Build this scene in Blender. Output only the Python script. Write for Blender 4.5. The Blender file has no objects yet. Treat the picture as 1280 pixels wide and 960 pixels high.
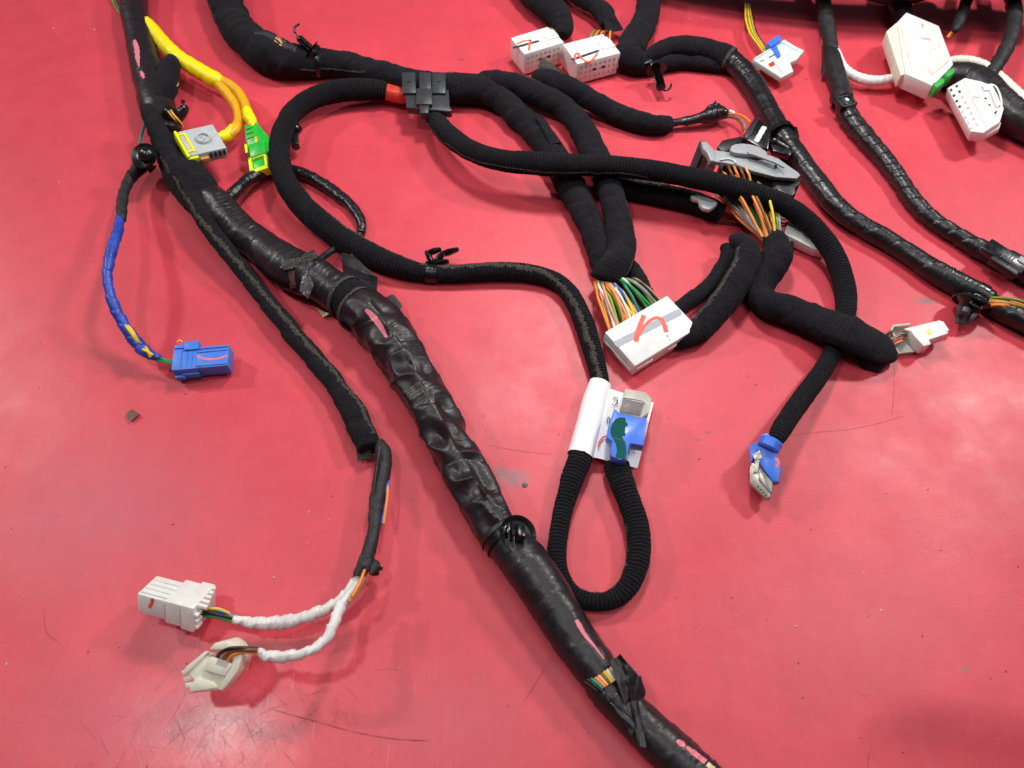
import bpy, bmesh, math, random
import numpy as np
from mathutils import Vector, Matrix
from mathutils.bvhtree import BVHTree
rnd = random.Random(7)
rng = np.random.default_rng(7)
scene = bpy.context.scene
C = scene.collection

# ------------------------------------------------------------------ camera
CAM_H = 0.38
TILT = math.radians(33)
FPX = 970.0                      # focal length in pixels of the 1280 px wide photograph
cd = bpy.data.cameras.new('camera'); cam = bpy.data.objects.new('camera', cd); C.objects.link(cam)
cam.location = (0, 0, CAM_H); cam.rotation_euler = (TILT, 0, 0)
cd.sensor_width = 36; cd.lens = 36*FPX/1280; cd.clip_start = .01; cd.clip_end = 50
cd.dof.use_dof = True; cd.dof.focus_distance = .46; cd.dof.aperture_fstop = 14
scene.camera = cam
# ------------------------------------------------------------------ light
w = bpy.data.worlds.new('World'); scene.world = w; w.use_nodes = True
w.node_tree.nodes['Background'].inputs[0].default_value = (.80, .86, 1, 1)
w.node_tree.nodes['Background'].inputs[1].default_value = .06
def lamp(name, loc, target, sx, sy, power, col):
    ld = bpy.data.lights.new(name, 'AREA'); ld.shape = 'RECTANGLE'; ld.size = sx; ld.size_y = sy
    ld.energy = power; ld.color = col
    o = bpy.data.objects.new(name, ld); C.objects.link(o); o.location = loc
    o.rotation_euler = (Vector(target)-Vector(loc)).to_track_quat('-Z', 'Y').to_euler(); return o
lamp('lamp_left', (-1.32, .90, 1.02), (-.12, .22, 0), .07, .10, 8.6, (1, .98, .94))
lamp('lamp_right', (.74, .66, .75), (.12, .30, 0), .08, .10, 5.2, (1, .96, .93))
lamp('fill_back', (.07, .60, .52), (.04, .36, 0), .07, .09, 2.4, (1, .96, .94))  # added fill lamp that brightens the middle of the table
lamp('lamp_near_left', (-.62, .28, 1.5), (-.15, .1, 0), .09, .12, 5.0, (1, .99, .96))
lamp('lamp_ceiling', (.45, -.20, 2.2), (0, .1, 0), 1.2, 1.4, 16, (.95, .98, 1))
scene.view_settings.view_transform = 'Standard'; scene.view_settings.look = 'None'
scene.view_settings.exposure = -.06; scene.view_settings.gamma = 1
scene.cycles.max_bounces = 6; scene.cycles.use_denoising = True

# ------------------------------------------------------------------ pixels to points
ct, st = math.cos(TILT), math.sin(TILT)
CAM = np.array([0, 0, CAM_H])
def ray(px, py):
    u = (px-640)/FPX; v = (480-py)/FPX
    return np.array([u, st+ct*v, -ct+st*v])
def at(px, py, h=0.0):           # the point h metres above the table seen at a pixel
    d = ray(px, py); return CAM+d*((CAM_H-h)/-d[2])
def depth(px, py, h=0.0):
    return (CAM_H-h)/-ray(px, py)[2]
# ------------------------------------------------------------------ numpy value noise
def _h(i, j, k):
    n = (i*374761393+j*668265263+k*1274126177) & 0xffffffff
    n = ((n ^ (n >> 13))*1274126177) & 0xffffffff
    n = (n ^ (n >> 16)) & 0xffff
    return n/65535.0
def noise(x, y, z):
    x, y, z = np.broadcast_arrays(np.asarray(x, float), np.asarray(y, float), np.asarray(z, float))
    xi, yi, zi = [np.floor(q).astype(np.int64) for q in (x, y, z)]
    f = [q-np.floor(q) for q in (x, y, z)]; f = [q*q*(3-2*q) for q in f]
    r = 0
    for a in (0, 1):
        for b in (0, 1):
            for c in (0, 1):
                wgt = (f[0] if a else 1-f[0])*(f[1] if b else 1-f[1])*(f[2] if c else 1-f[2])
                r = r+wgt*_h(xi+a, yi+b, zi+c)
    return r*2-1
def fbm(x, y, z, o=3):
    r = 0; a = 1
    for i in range(o): r = r+a*noise(x*2**i, y*2**i, z*2**i+i*7.3); a *= .5
    return r
# ------------------------------------------------------------------ materials
def hexc(s):
    c = [int(s[i:i+2], 16)/255 for i in (0, 2, 4)]
    return tuple([(q/12.92 if q <= .04045 else ((q+.055)/1.055)**2.4) for q in c]+[1])
class NT:
    def __init__(s, name):
        s.m = bpy.data.materials.new(name); s.m.use_nodes = True; s.t = s.m.node_tree
        s.b = s.t.nodes['Principled BSDF']
    def n(s, kind, **kw):
        nd = s.t.nodes.new(kind)
        for k, v in kw.items():
            if k.startswith('i_'): nd.inputs[k[2:].replace('_', ' ')].default_value = v
            else: setattr(nd, k, v)
        return nd
    def l(s, a, b): s.t.links.new(a, b)
    def ramp(s, src, stops):
        r = s.n('ShaderNodeValToRGB'); e = r.color_ramp.elements
        e[0].position, e[0].color = stops[0]; e[1].position, e[1].color = stops[1]
        for p, c in stops[2:]: x = e.new(p); x.color = c
        s.l(src, r.inputs[0]); return r.outputs[0]
    def mix(s, f, a, b, mode='MIX'):
        m = s.n('ShaderNodeMix', data_type='RGBA', blend_type=mode)
        for i, v in ((0, f), (6, a), (7, b)):
            if hasattr(v, 'is_output') or hasattr(v, 'links'): s.l(v, m.inputs[i])
            else: m.inputs[i].default_value = v
        return m.outputs[2]
    def noise(s, scale, detail=3, rough=.6, co='Object'):
        if not hasattr(s, 'tc'): s.tc = s.n('ShaderNodeTexCoord')
        nd = s.n('ShaderNodeTexNoise'); nd.inputs['Scale'].default_value = scale
        nd.inputs['Detail'].default_value = detail; nd.inputs['Roughness'].default_value = rough
        s.l(s.tc.outputs[co], nd.inputs['Vector']); return nd.outputs[0]
    def bump(s, src, strength, dist, prev=None):
        b = s.n('ShaderNodeBump'); b.inputs['Strength'].default_value = strength; b.inputs['Distance'].default_value = dist
        s.l(src, b.inputs['Height'])
        if prev: s.l(prev, b.inputs['Normal'])
        return b.outputs[0]
def plastic(name, col, rough=.42, var=.12, spec=.5, sss=0, grime=0.0):
    t = NT(name); c = hexc(col) if isinstance(col, str) else col
    d = tuple([q*(1-var) for q in c[:3]]+[1]); e = tuple([min(1, q*(1+var*.5)) for q in c[:3]]+[1])
    out = t.ramp(t.noise(160, 4), [(.35, d), (.65, e)])
    if grime:
        g = t.ramp(t.noise(420, 5, .75), [(.52, (0, 0, 0, 1)), (.78, (grime,)*3+(1,))])
        out = t.mix(g, out, (.12, .09, .06, 1))
    t.l(out, t.b.inputs['Base Color'])
    rr = t.ramp(t.noise(300, 4), [(.3, (rough-.07,)*3+(1,)), (.7, (rough+.1,)*3+(1,))]); t.l(rr, t.b.inputs['Roughness'])
    t.b.inputs['Specular IOR Level'].default_value = spec
    if sss:
        t.b.inputs['Subsurface Weight'].default_value = sss; t.b.inputs['Subsurface Radius'].default_value = (.002, .0016, .0012)
        t.b.inputs['Subsurface Scale'].default_value = 1
    t.l(t.bump(t.noise(900, 3), .12, .0003), t.b.inputs['Normal'])
    return t.m
def felt(name, ribs, col=(.0032, .0029, .0042, 1), light=(.027, .0245, .031, 1), rib_amt=.5):
    t = NT(name)
    base = t.ramp(t.noise(1500, 3, .8), [(.40, col), (.72, light)])
    speck = t.ramp(t.noise(1900, 2, .7), [(.66, (0, 0, 0, 1)), (.76, (1, 1, 1, 1))])
    base = t.mix(speck, base, (.085, .08, .085, 1))
    lint = t.ramp(t.noise(55, 4, .7), [(.5, (0, 0, 0, 1)), (.8, (.55, .55, .55, 1))])
    base = t.mix(lint, base, (.022, .020, .022, 1))
    uv = t.n('ShaderNodeUVMap'); sx = t.n('ShaderNodeSeparateXYZ'); t.l(uv.outputs[0], sx.inputs[0])
    nz = t.n('ShaderNodeMath', operation='MULTIPLY_ADD'); t.l(t.noise(190, 2), nz.inputs[0]); nz.inputs[1].default_value = 1.1
    t.l(sx.outputs[0], nz.inputs[2])
    ml = t.n('ShaderNodeMath', operation='MULTIPLY'); t.l(nz.outputs[0], ml.inputs[0]); ml.inputs[1].default_value = 2*math.pi/ribs
    sn = t.n('ShaderNodeMath', operation='SINE'); t.l(ml.outputs[0], sn.inputs[0])
    rb = t.n('ShaderNodeMapRange'); rb.inputs[1].default_value = -1; rb.inputs[2].default_value = 1; t.l(sn.outputs[0], rb.inputs[0])
    base = t.mix(1.0, base, t.ramp(rb.outputs[0], [(0, (1-.8*min(1, rib_amt),)*3+(1,)), (1, (1.25, 1.25, 1.28, 1))]), 'MULTIPLY')
    t.l(base, t.b.inputs['Base Color'])
    t.b.inputs['Roughness'].default_value = .93; t.b.inputs['Specular IOR Level'].default_value = .09
    t.b.inputs['Sheen Weight'].default_value = .03; t.b.inputs['Sheen Roughness'].default_value = .5
    n1 = t.bump(rb.outputs[0], rib_amt, .0006)
    t.l(t.bump(t.noise(1500, 3, .8), .9, .0007, n1), t.b.inputs['Normal'])
    return t.m
def tape(name, col, col2, rough=.32, fine=.25):
    t = NT(name)
    t.l(t.ramp(t.noise(90, 4), [(.3, col), (.72, col2)]), t.b.inputs['Base Color'])
    dust = t.ramp(t.noise(700, 5, .75), [(.4, (rough,)*3+(1,)), (.72, (min(1, rough+.28),)*3+(1,))]); t.l(dust, t.b.inputs['Roughness'])
    n1 = t.bump(t.noise(120, 3, .5), fine, .0016)
    t.l(t.bump(t.noise(1500, 3), .25, .0002, n1), t.b.inputs['Normal'])
    return t.m
M = {}
M['felt'] = felt('black_felt_tape', 2.1, rib_amt=.04)
M['ribbed'] = felt('black_ribbed_felt', 1.95, rib_amt=.75)
M['lint'] = plastic('grey_lint', (.16, .15, .15, 1), .9, .3, .1)
t = NT('frayed_felt_edge')
t.l(t.ramp(t.noise(1500, 3, .85), [(.36, (.008, .007, .007, 1)), (.52, (.075, .068, .06, 1)), (.70, (.24, .215, .18, 1))]), t.b.inputs['Base Color'])
t.b.inputs['Roughness'].default_value = .95; t.b.inputs['Specular IOR Level'].default_value = .1
t.l(t.bump(t.noise(1600, 3, .8), 1, .0009), t.b.inputs['Normal']); M['fray'] = t.m
M['tape'] = tape('black_vinyl_tape', (.0075, .0052, .0068, 1), (.019, .0125, .0160, 1))
M['tape_purple'] = tape('worn_vinyl_tape', (.0095, .0056, .0078, 1), (.020, .0122, .0160, 1), .33, .30)
M['tape_dull'] = tape('dull_black_tape', (.009, .0075, .009, 1), (.02, .017, .019, 1), .55)
M['tape_shiny'] = tape('shiny_vinyl_tape', (.006, .005, .0065, 1), (.012, .0095, .012, 1), .26, .4)
M['yellow_tape'] = tape('yellow_vinyl_tape', hexc('f2d800'), hexc('ffe800'), .38, .12)
M['yellow_tube'] = plastic('yellow_sleeve', hexc('e8a808'), .45, .15)
M['blue_tape'] = tape('blue_vinyl_tape', hexc('16308c'), hexc('3358c6'), .36)
M['white_tape'] = tape('white_vinyl_tape', hexc('cfc9c6'), hexc('eae6e2'), .42, .25)
M['cream_tape'] = tape('grey_white_cable', hexc('cfcbb8'), hexc('e6e4d8'), .45)
M['white'] = plastic('white_nylon', hexc('e2e2df'), .38, .07, .5, .12, .10)
M['ivory'] = plastic('ivory_nylon', hexc('e6e0cc'), .40, .10, .5, .12, .12)
M['milky'] = plastic('milky_nylon', hexc('e4e2dc'), .36, .07, .5, .25, .08)
M['blue'] = plastic('blue_plastic', hexc('3f78d8'), .42, .08)
M['blue2'] = plastic('bright_blue_plastic', hexc('3f74e0'), .36, .08)
M['grey'] = plastic('grey_plastic', hexc('999c9f'), .50, .08, .5, 0, .3)
M['lgrey'] = plastic('pale_grey_plastic', hexc('b4b9ba'), .48, .06)
M['mint'] = plastic('pale_mint_plastic', hexc('ccd8d2'), .4, .06)
M['dgrey'] = plastic('charcoal_plastic', hexc('34363a'), .38, .12)
M['black'] = plastic('black_plastic', (.0075, .0070, .008, 1), .25, .2)
M['blackm'] = plastic('satin_black_plastic', (.013, .012, .014, 1), .42, .2)
M['green'] = plastic('green_plastic', hexc('22b838'), .35, .15)
M['dgreen'] = plastic('dark_green_ink', hexc('04504c'), .6, .15, .12)
dullspec2 = None
M['lgreen'] = plastic('signal_green_plastic', hexc('30a848'), .4, .1)
M['yellow'] = plastic('neon_yellow_plastic', hexc('e6ee14'), .35, .06)
M['cavity'] = plastic('dark_cavity', (.02, .018, .018, 1), .7, .2)
M['pins'] = plastic('shaded_beige_nylon', hexc('b9b4aa'), .5, .1)
M['metal'] = plastic('tinned_metal', hexc('8f8a84'), .3, .15); M['metal'].node_tree.nodes['Principled BSDF'].inputs['Metallic'].default_value = .85
M['shell'] = plastic('stainless_shell', hexc('b9b5a8'), .34, .12); M['shell'].node_tree.nodes['Principled BSDF'].inputs['Metallic'].default_value = .6
def dullspec(k): M[k].node_tree.nodes['Principled BSDF'].inputs['Specular IOR Level'].default_value = .15
M['pink_mark'] = plastic('pink_marker', hexc('e0788a'), .55, .1)
M['orange_mark'] = plastic('orange_marker', hexc('e8604a'), .5, .12)
M['redplug'] = plastic('red_sleeve', hexc('d8402c'), .35, .12)
M['paper'] = plastic('white_paper_label', hexc('efeeee'), .5, .03)
M['ink'] = plastic('black_ink', (.02, .02, .022, 1), .6, .1)
M['grey_ink'] = plastic('grey_print', hexc('a3a6b0'), .45, .05)
M['brown'] = plastic('brown_chip', hexc('6e4a44'), .6, .2)
M['slate'] = plastic('slate_plastic', hexc('6a666e'), .45, .1)
M['beige_shell'] = plastic('greige_shell', hexc('b5aea0'), .4, .1)
M['taupe'] = plastic('dark_taupe_window', hexc('6f6468'), .45, .25)
M['foam'] = plastic('torn_tape_adhesive', hexc('d8c8a0'), .6, .2)
WC = dict(orange='e8862a', green='1f8a3c', brown='7a4a26', white='e0dcd6', yellow='e0c22a', blue='3a62c0', black='141214',
          pink='e09a86', olive='6a8a1c', grey='8a8c90', red='c83a2a', peach='f0a868', teal='1a8a70', lime='66b020', violet='5a4a90', tan='c89058')
for k, v in WC.items(): M['w_'+k] = plastic('wire_'+k, hexc(v), .38, .08)

# ------------------------------------------------------------------ objects
ORG = {}
def thing(name, label, cat, loc, group=None):
    o = bpy.data.objects.new(name, None); C.objects.link(o); o.empty_display_size = .01
    o.location = loc; o['label'] = label; o['category'] = cat
    if group: o['group'] = group
    ORG[o.name] = np.array(loc, float); return o
def join(gs):
    V = []; F = []; n = 0
    for v, f in gs:
        V.append(np.asarray(v, float)); F += [tuple(i+n for i in q) for q in f]; n += len(v)
    return np.vstack(V), F
def mesh(name, g, mat, parent=None, bevel=0, smooth=True, uv=None, label=None, kind=None, cat=None, group=None, seg=2, sharp=35):
    V, F = g
    me = bpy.data.meshes.new(name)
    org = ORG[parent.name] if parent else None
    if org is None:
        org = np.array([0, 0, 0.]) if kind == 'structure' else V.mean(0)*np.array([1, 1, 0])
    me.from_pydata((V-org).tolist(), [], F)
    if uv is not None:
        lay = me.uv_layers.new(name='UVMap')
        idx = np.empty(len(me.loops), dtype=np.int32); me.loops.foreach_get('vertex_index', idx)
        lay.data.foreach_set('uv', uv[idx].astype(np.float32).ravel())
    if bevel:
        bm = bmesh.new(); bm.from_mesh(me)
        bmesh.ops.recalc_face_normals(bm, faces=bm.faces)
        es = [e for e in bm.edges if len(e.link_faces) == 2 and e.calc_face_angle() > .5]
        bmesh.ops.bevel(bm, geom=es, offset=bevel, segments=seg, profile=.5, affect='EDGES', clamp_overlap=True)
        bm.to_mesh(me); bm.free()
    if smooth:
        me.polygons.foreach_set('use_smooth', [True]*len(me.polygons))
        me.set_sharp_from_angle(angle=math.radians(sharp))
    me.materials.append(M[mat] if isinstance(mat, str) else mat)
    o = bpy.data.objects.new(name, me); C.objects.link(o)
    if parent:
        o.parent = parent; ORG[o.name] = org
        if not parent.type == 'EMPTY': pass
    else: o.location = org; ORG[o.name] = org
    if label: o['label'] = label
    if kind: o['kind'] = kind
    if cat: o['category'] = cat
    if group: o['group'] = group
    return o
# ------------------------------------------------------------------ tubes
def spline(P, step):
    P = np.asarray(P, float); n = len(P)
    A = np.vstack([2*P[0]-P[1], P, 2*P[-1]-P[-2]])
    out = []
    for i in range(n-1):
        p0, p1, p2, p3 = A[i:i+4]
        t0 = 0; t1 = t0+max(1e-6, np.linalg.norm((p1-p0)[:3]))**.5
        t2 = t1+max(1e-6, np.linalg.norm((p2-p1)[:3]))**.5; t3 = t2+max(1e-6, np.linalg.norm((p3-p2)[:3]))**.5
        m = 24
        t = np.linspace(t1, t2, m, endpoint=(i == n-2))[:, None]
        a1 = (t1-t)/(t1-t0)*p0+(t-t0)/(t1-t0)*p1; a2 = (t2-t)/(t2-t1)*p1+(t-t1)/(t2-t1)*p2; a3 = (t3-t)/(t3-t2)*p2+(t-t2)/(t3-t2)*p3
        b1 = (t2-t)/(t2-t0)*a1+(t-t0)/(t2-t0)*a2; b2 = (t3-t)/(t3-t1)*a2+(t-t1)/(t3-t1)*a3
        out.append((t2-t)/(t2-t1)*b1+(t-t1)/(t2-t1)*b2)
    Q = np.vstack(out)
    s = np.r_[0, np.cumsum(np.linalg.norm(np.diff(Q[:, :3], axis=0), axis=1))]
    k = max(4, int(s[-1]/step)+1); ss = np.linspace(0, s[-1], k)
    return np.stack([np.interp(ss, s, Q[:, j]) for j in range(Q.shape[1])], 1), ss
def pxpath(pts, step=.0007):     # (px, py, radius in px, lift in mm, flatness)
    out = []
    for p in pts:
        px, py, rp = p[:3]; lift = (p[3] if len(p) > 3 else 0)/1000; fl = p[4] if len(p) > 4 else 1
        h = .01
        for _ in range(6):
            r = rp*depth(px, py, h)/FPX; h = r*fl+lift
        q = at(px, py, h); out.append([q[0], q[1], q[2], r, fl])
    return spline(out, step)
class Tube: pass
def D_felt(s, a, R, sd, rib=2.1, amp=.10, lump=.05):
    x = s*1000; y = np.cos(a)*R*1000; z = np.sin(a)*R*1000+sd*31
    return (amp*1e-3*(.6+.9*noise(x*.15, y*.22, z*.22))*np.sin(2*np.pi*(x+1.3*noise(x*.22, y*.35, z*.35))/rib)
            + R*lump*noise(x*.10, y*.09, z*.09)+R*lump*.45*noise(x*.24, y*.16, z*.16)+1.6e-4*fbm(x*.9, y*.9, z*.9, 2)
            + .35e-3*np.exp(-np.abs(noise(x*.07+a, y*.06, z*.06+4))/.035)*(lump > .06)
            + .55e-3*(1-((x/26+a/(2*np.pi)+.15*noise(x*.04, y*.1, 1)) % 1))*(lump > .06))
def D_tape(s, a, R, sd, pitch=14, stepmm=.35, crum=.5, fold=.5, scale=1, big=0, starts=1, wr=.12):
    x = s*1000; y = np.cos(a)*R*1000; z = np.sin(a)*R*1000+sd*31
    ph = x/pitch+starts*a/(2*np.pi)+.30*noise(x*.045+sd, y*.06, z*.06)
    fr = ph-np.floor(ph)
    st_ = stepmm*1e-3*(np.minimum(fr/.035, 1)*(1-fr*.75))
    q = x+4*a
    r1 = np.exp(-np.abs(noise(q*.085*scale, y*.07*scale, z*.07*scale+3))/.07)      # long thin creases
    r2 = np.exp(-np.abs(noise(x*.16*scale+sd, y*.10*scale, z*.10*scale))/.06)
    m = np.clip(noise(x*.03+5, y*.05, z*.05)*1.5+.5, 0, 1)
    d = st_+fold*1e-3*.5*noise(x*.09*scale, y*.09*scale, z*.09*scale)+crum*1e-3*(r1*.55+r2*.35*m)+R*.03*noise(x*.05, y*.05, z*.05)
    mk = np.clip(noise(x*.05+7, y*.09, z*.09+sd)*2.2, 0, 1)
    d = d+wr*1e-3*mk*np.abs(noise(x*.75+.5*a, y*.10, z*.10))*2
    if big:
        w = 1-np.abs(noise((x+2.5*a)*.082, y*.10, z*.10))*2.6
        d = d+big*1e-3*w
    return d
RS = {'felt': .94, 'ribbed': .95}
STY = {
 'felt': dict(mat='felt', f=lambda s, a, R, sd: D_felt(s, a, R, sd, 2.1, .025, .095)),
 'ribbed': dict(mat='ribbed', f=lambda s, a, R, sd: D_felt(s, a, R, sd, 1.95, .13, .05)),
 'tape': dict(mat='tape', f=lambda s, a, R, sd: D_tape(s, a, R, sd, 21, .55, .7, .8, wr=.35)),
 'flatwrap': dict(mat='tape', f=lambda s, a, R, sd: D_tape(s, a, R, sd, 19, .45, .3, .9, .8, wr=.4)),
 'paper': dict(mat='paper', f=lambda s, a, R, sd: R*.05*noise(s*60, np.cos(a), np.sin(a)+sd)),
 'spiral': dict(mat='tape_dull', f=lambda s, a, R, sd: D_tape(s, a, R, sd, 11, .95, .6, .6, 1.2, starts=2, wr=.3)),
 'crumple': dict(mat='tape_purple', f=lambda s, a, R, sd: D_tape(s, a, R, sd, 22, .7, .5, .6, .7, 1.9, wr=.2)),
 'smoothtape': dict(mat='tape_purple', f=lambda s, a, R, sd: D_tape(s, a, R, sd, 24, .5, .45, .5)),
 'shiny': dict(mat='tape_shiny', f=lambda s, a, R, sd: D_tape(s, a, R, sd, 17, .45, .9, 1.0, 1.3, wr=.45)),
 'yellow': dict(mat='yellow_tape', f=lambda s, a, R, sd: D_tape(s, a, R, sd, 10, .75, .5, .4, 1.5)),
 'white': dict(mat='white_tape', f=lambda s, a, R, sd: D_tape(s, a, R, sd, 7, 1.1, .9, .5, 1.8)),
 'cream': dict(mat='cream_tape', f=lambda s, a, R, sd: D_tape(s, a, R, sd, 4.5, .55, .2, .2, 1.5)),
 'blue': dict(mat='blue_tape', f=lambda s, a, R, sd: D_tape(s, a, R, sd, 9, .95, .5, .35, 1.5)),
 'smooth': dict(mat='yellow_tube', f=lambda s, a, R, sd: R*.02*noise(s*200, a, sd)),
 'wire': dict(mat='w_orange', f=lambda s, a, R, sd: R*0),
}
SD = [0]
def surf(Q, ss, style='felt', seg=32, cap=True, taper=None):
    SD[0] += 1; sd = SD[0]
    P = Q[:, :3]; R = Q[:, 3]; FL = Q[:, 4]
    T = np.gradient(P, axis=0); T /= np.linalg.norm(T, axis=1)[:, None]
    up = np.array([0, 0, 1.]); N = up-T*(T@up)[:, None]
    ln = np.linalg.norm(N, axis=1)[:, None]
    N = N/np.maximum(ln, 1e-6); S = np.cross(T, N)
    a = np.linspace(0, 2*np.pi, seg, endpoint=False)
    A, SS = np.meshgrid(a, ss); RR = np.repeat(R[:, None], seg, 1)
    D = STY[style]['f'](SS, A, RR, sd); D = D-.9*np.mean(D)
    rad = RR+D
    if cap:                      # rounded mouths
        for i, k in enumerate((.80, .93)):
            if len(R) > 6: rad[i] *= k; rad[-1-i] *= k
    V = P[:, None, :]+(np.cos(A)*rad*FL[:, None])[..., None]*N[:, None, :]+(np.sin(A)*rad)[..., None]*S[:, None, :]
    V[..., 2] = np.maximum(V[..., 2], .00015)
    n = len(P); Vf = V.reshape(-1, 3)
    i = np.arange(n-1)[:, None]*seg; j = np.arange(seg)[None, :]; j2 = (j+1) % seg
    F = np.stack([i+j, i+j2, i+seg+j2, i+seg+j], -1).reshape(-1, 4).tolist()
    uv = np.stack([SS*1000, A*RR*1000], -1).reshape(-1, 2)
    if cap:
        Vf = np.vstack([Vf, P[0], P[-1]]); uv = np.vstack([uv, uv[0], uv[-1]]); k = n*seg
        F += [(k, (q+1) % seg, q) for q in range(seg)]+[(k+1, (n-1)*seg+q, (n-1)*seg+(q+1) % seg) for q in range(seg)]
    t = Tube(); t.V = Vf; t.F = F; t.uv = uv; t.P = P; t.R = R; t.FL = FL; t.T = T; t.N = N; t.S = S; t.s = ss; t.rad = rad; t.seg = seg; t.style = style; t._b = None
    return t
def bvh(t):
    if t._b is None: t._b = BVHTree.FromPolygons([Vector(v) for v in t.V.tolist()], t.F)
    return t._b
def hit(t, px, py, off=.0002):
    d = Vector(ray(px, py)).normalized(); o = Vector(CAM)
    loc, nor, idx, dist = bvh(t).ray_cast(o, d)
    if loc is None:
        loc, nor, idx, dist = bvh(t).find_nearest(Vector(at(px, py, float(t.P[:, 2].mean()))))
    if nor.dot(d) > 0: nor = -nor
    return np.array(loc)+np.array(nor)*off
def tube(name, pts, parent, style='felt', mat=None, seg=32, step=None, cap=True, label=None, fuzz=None):
    step = step or (.0004 if style in ('white', 'blue', 'yellow') else .0007)
    Q, ss = pxpath([(p[0], p[1], p[2]*RS.get(style, 1))+tuple(p[3:]) for p in pts], step); t = surf(Q, ss, style, seg, cap)
    t.obj = mesh(name, (t.V, t.F), mat or STY[style]['mat'], parent, uv=t.uv, label=label, sharp=80)
    if fuzz is None: fuzz = style in ('felt', 'ribbed')
    if fuzz:
        hairs(t, int(ss[-1]*1000*10), .0008, 'felt', parent=t.obj)
        hairs(t, int(ss[-1]*1000*1.3), .0011, 'lint', parent=t.obj, wid=.000055, name='lint')
    return t
def hairs(t, n, L, mat, parent, amin=0, amax=2*np.pi, s0=0, s1=1, wid=.00005, name='fuzz'):
    k = len(t.s); i = (rng.uniform(s0, s1, n)*(k-1)).astype(int); a = rng.uniform(amin, amax, n)
    j = np.round(a/(2*np.pi)*t.seg).astype(int) % t.seg
    B = t.V[:k*t.seg].reshape(k, t.seg, 3)[i, j]
    nrm = np.cos(a)[:, None]*t.N[i]+np.sin(a)[:, None]*t.S[i]
    d = nrm*rng.uniform(.3, 1, n)[:, None]+rng.normal(0, .6, (n, 3)); d /= np.linalg.norm(d, axis=1)[:, None]
    l = L*rng.uniform(.4, 1.3, n)[:, None]
    sd = np.cross(d, rng.normal(0, 1, (n, 3))); sd /= np.linalg.norm(sd, axis=1)[:, None]; sd *= wid
    B = B-nrm*.0001+t.T[i]*rng.uniform(-.4e-3, .4e-3, n)[:, None]
    V = np.stack([B-sd, B+sd, B+d*l], 1); V[..., 2] = np.maximum(V[..., 2], .0001)
    F = np.arange(n*3).reshape(n, 3).tolist()
    return mesh(name, (V.reshape(-1, 3), F), mat, parent, smooth=False, kind='stuff')
def seam(t, ang, width=.0018, s0=0, s1=1, mat='fray', parent=None, wav=.0, wavp=9, fr=1.0, name='seam', lift=.0003):
    """a frayed tape edge lying along the tube: ang = angle in degrees from the top, right of travel positive (number or list)"""
    k = len(t.s); i0, i1 = int(s0*(k-1)), int(s1*(k-1)); I = np.arange(i0, i1)
    if len(I) < 3: return
    x = np.linspace(0, 1, len(I)); an = np.interp(x, np.linspace(0, 1, len(np.atleast_1d(ang))), np.atleast_1d(ang))*np.pi/180
    sm = t.s[I]*1000; R = t.R[I]
    an = an+wav*np.sin(2*np.pi*sm/wavp+noise(sm*.08, 0, SD[0])*2)+.10*noise(sm*.15, 3, SD[0])
    rows = []
    for q, (o, z) in enumerate(((-.5, .0), (-.25, 1), (.25, .9), (.5, -.1))):
        jag = (.5*noise(sm*1.9, q*9, SD[0])+.35*noise(sm*.5, q*9+4, SD[0])) if q in (0, 3) else .1*noise(sm*.9, q*9, SD[0])
        wd = width*(o+jag*np.sign(o)*.6); b = an+wd/R
        j = b/(2*np.pi)*t.seg; j0 = np.floor(j).astype(int); f = j-j0
        rr = t.rad[I, j0 % t.seg]*(1-f)+t.rad[I, (j0+1) % t.seg]*f
        rr = rr+lift*(z+.6*np.abs(noise(sm*1.8, q*5+2, SD[0]))*(z > 0))
        rows.append(t.P[I]+(np.cos(b)*rr*t.FL[I])[:, None]*t.N[I]+(np.sin(b)*rr)[:, None]*t.S[I])
    V = np.stack(rows, 1); m = len(I)
    F = [(r*4+c, r*4+c+1, r*4+4+c+1, r*4+4+c) for r in range(m-1) for c in range(3)]
    p = parent or t.obj
    o = mesh(name, (V.reshape(-1, 3), F), mat, p, sharp=180)
    # loose fibres of the edge
    n = int((t.s[i1]-t.s[i0])*1000*10*fr)
    if n:
        idx = rng.integers(0, m, n); B = V[idx, rng.integers(0, 4, n)]
        d = t.N[I][idx]*rng.uniform(0, .8, n)[:, None]+rng.normal(0, .7, (n, 3)); d /= np.linalg.norm(d, axis=1)[:, None]
        l = .0008*rng.uniform(.3, 1.4, n)[:, None]; sd = np.cross(d, rng.normal(0, 1, (n, 3))); sd /= np.linalg.norm(sd, axis=1)[:, None]; sd *= .00005
        Vh = np.stack([B-sd, B+sd, B+d*l], 1); Vh[..., 2] = np.maximum(Vh[..., 2], .0001)
        mesh('loose_fibres', (Vh.reshape(-1, 3), np.arange(n*3).reshape(n, 3).tolist()), mat, p, smooth=False, kind='stuff')
    return o
def wire3(P, r, col, parent, name='wire', seg=8, step=.0015, style='wire'):
    Q = [[*p, r, 1] for p in P]; Q, ss = spline(Q, step)
    t = surf(Q, ss, style, seg, True); t.obj = mesh(name, (t.V, t.F), 'w_'+col if 'w_'+col in M else col, parent, uv=t.uv, sharp=80); return t
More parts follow.
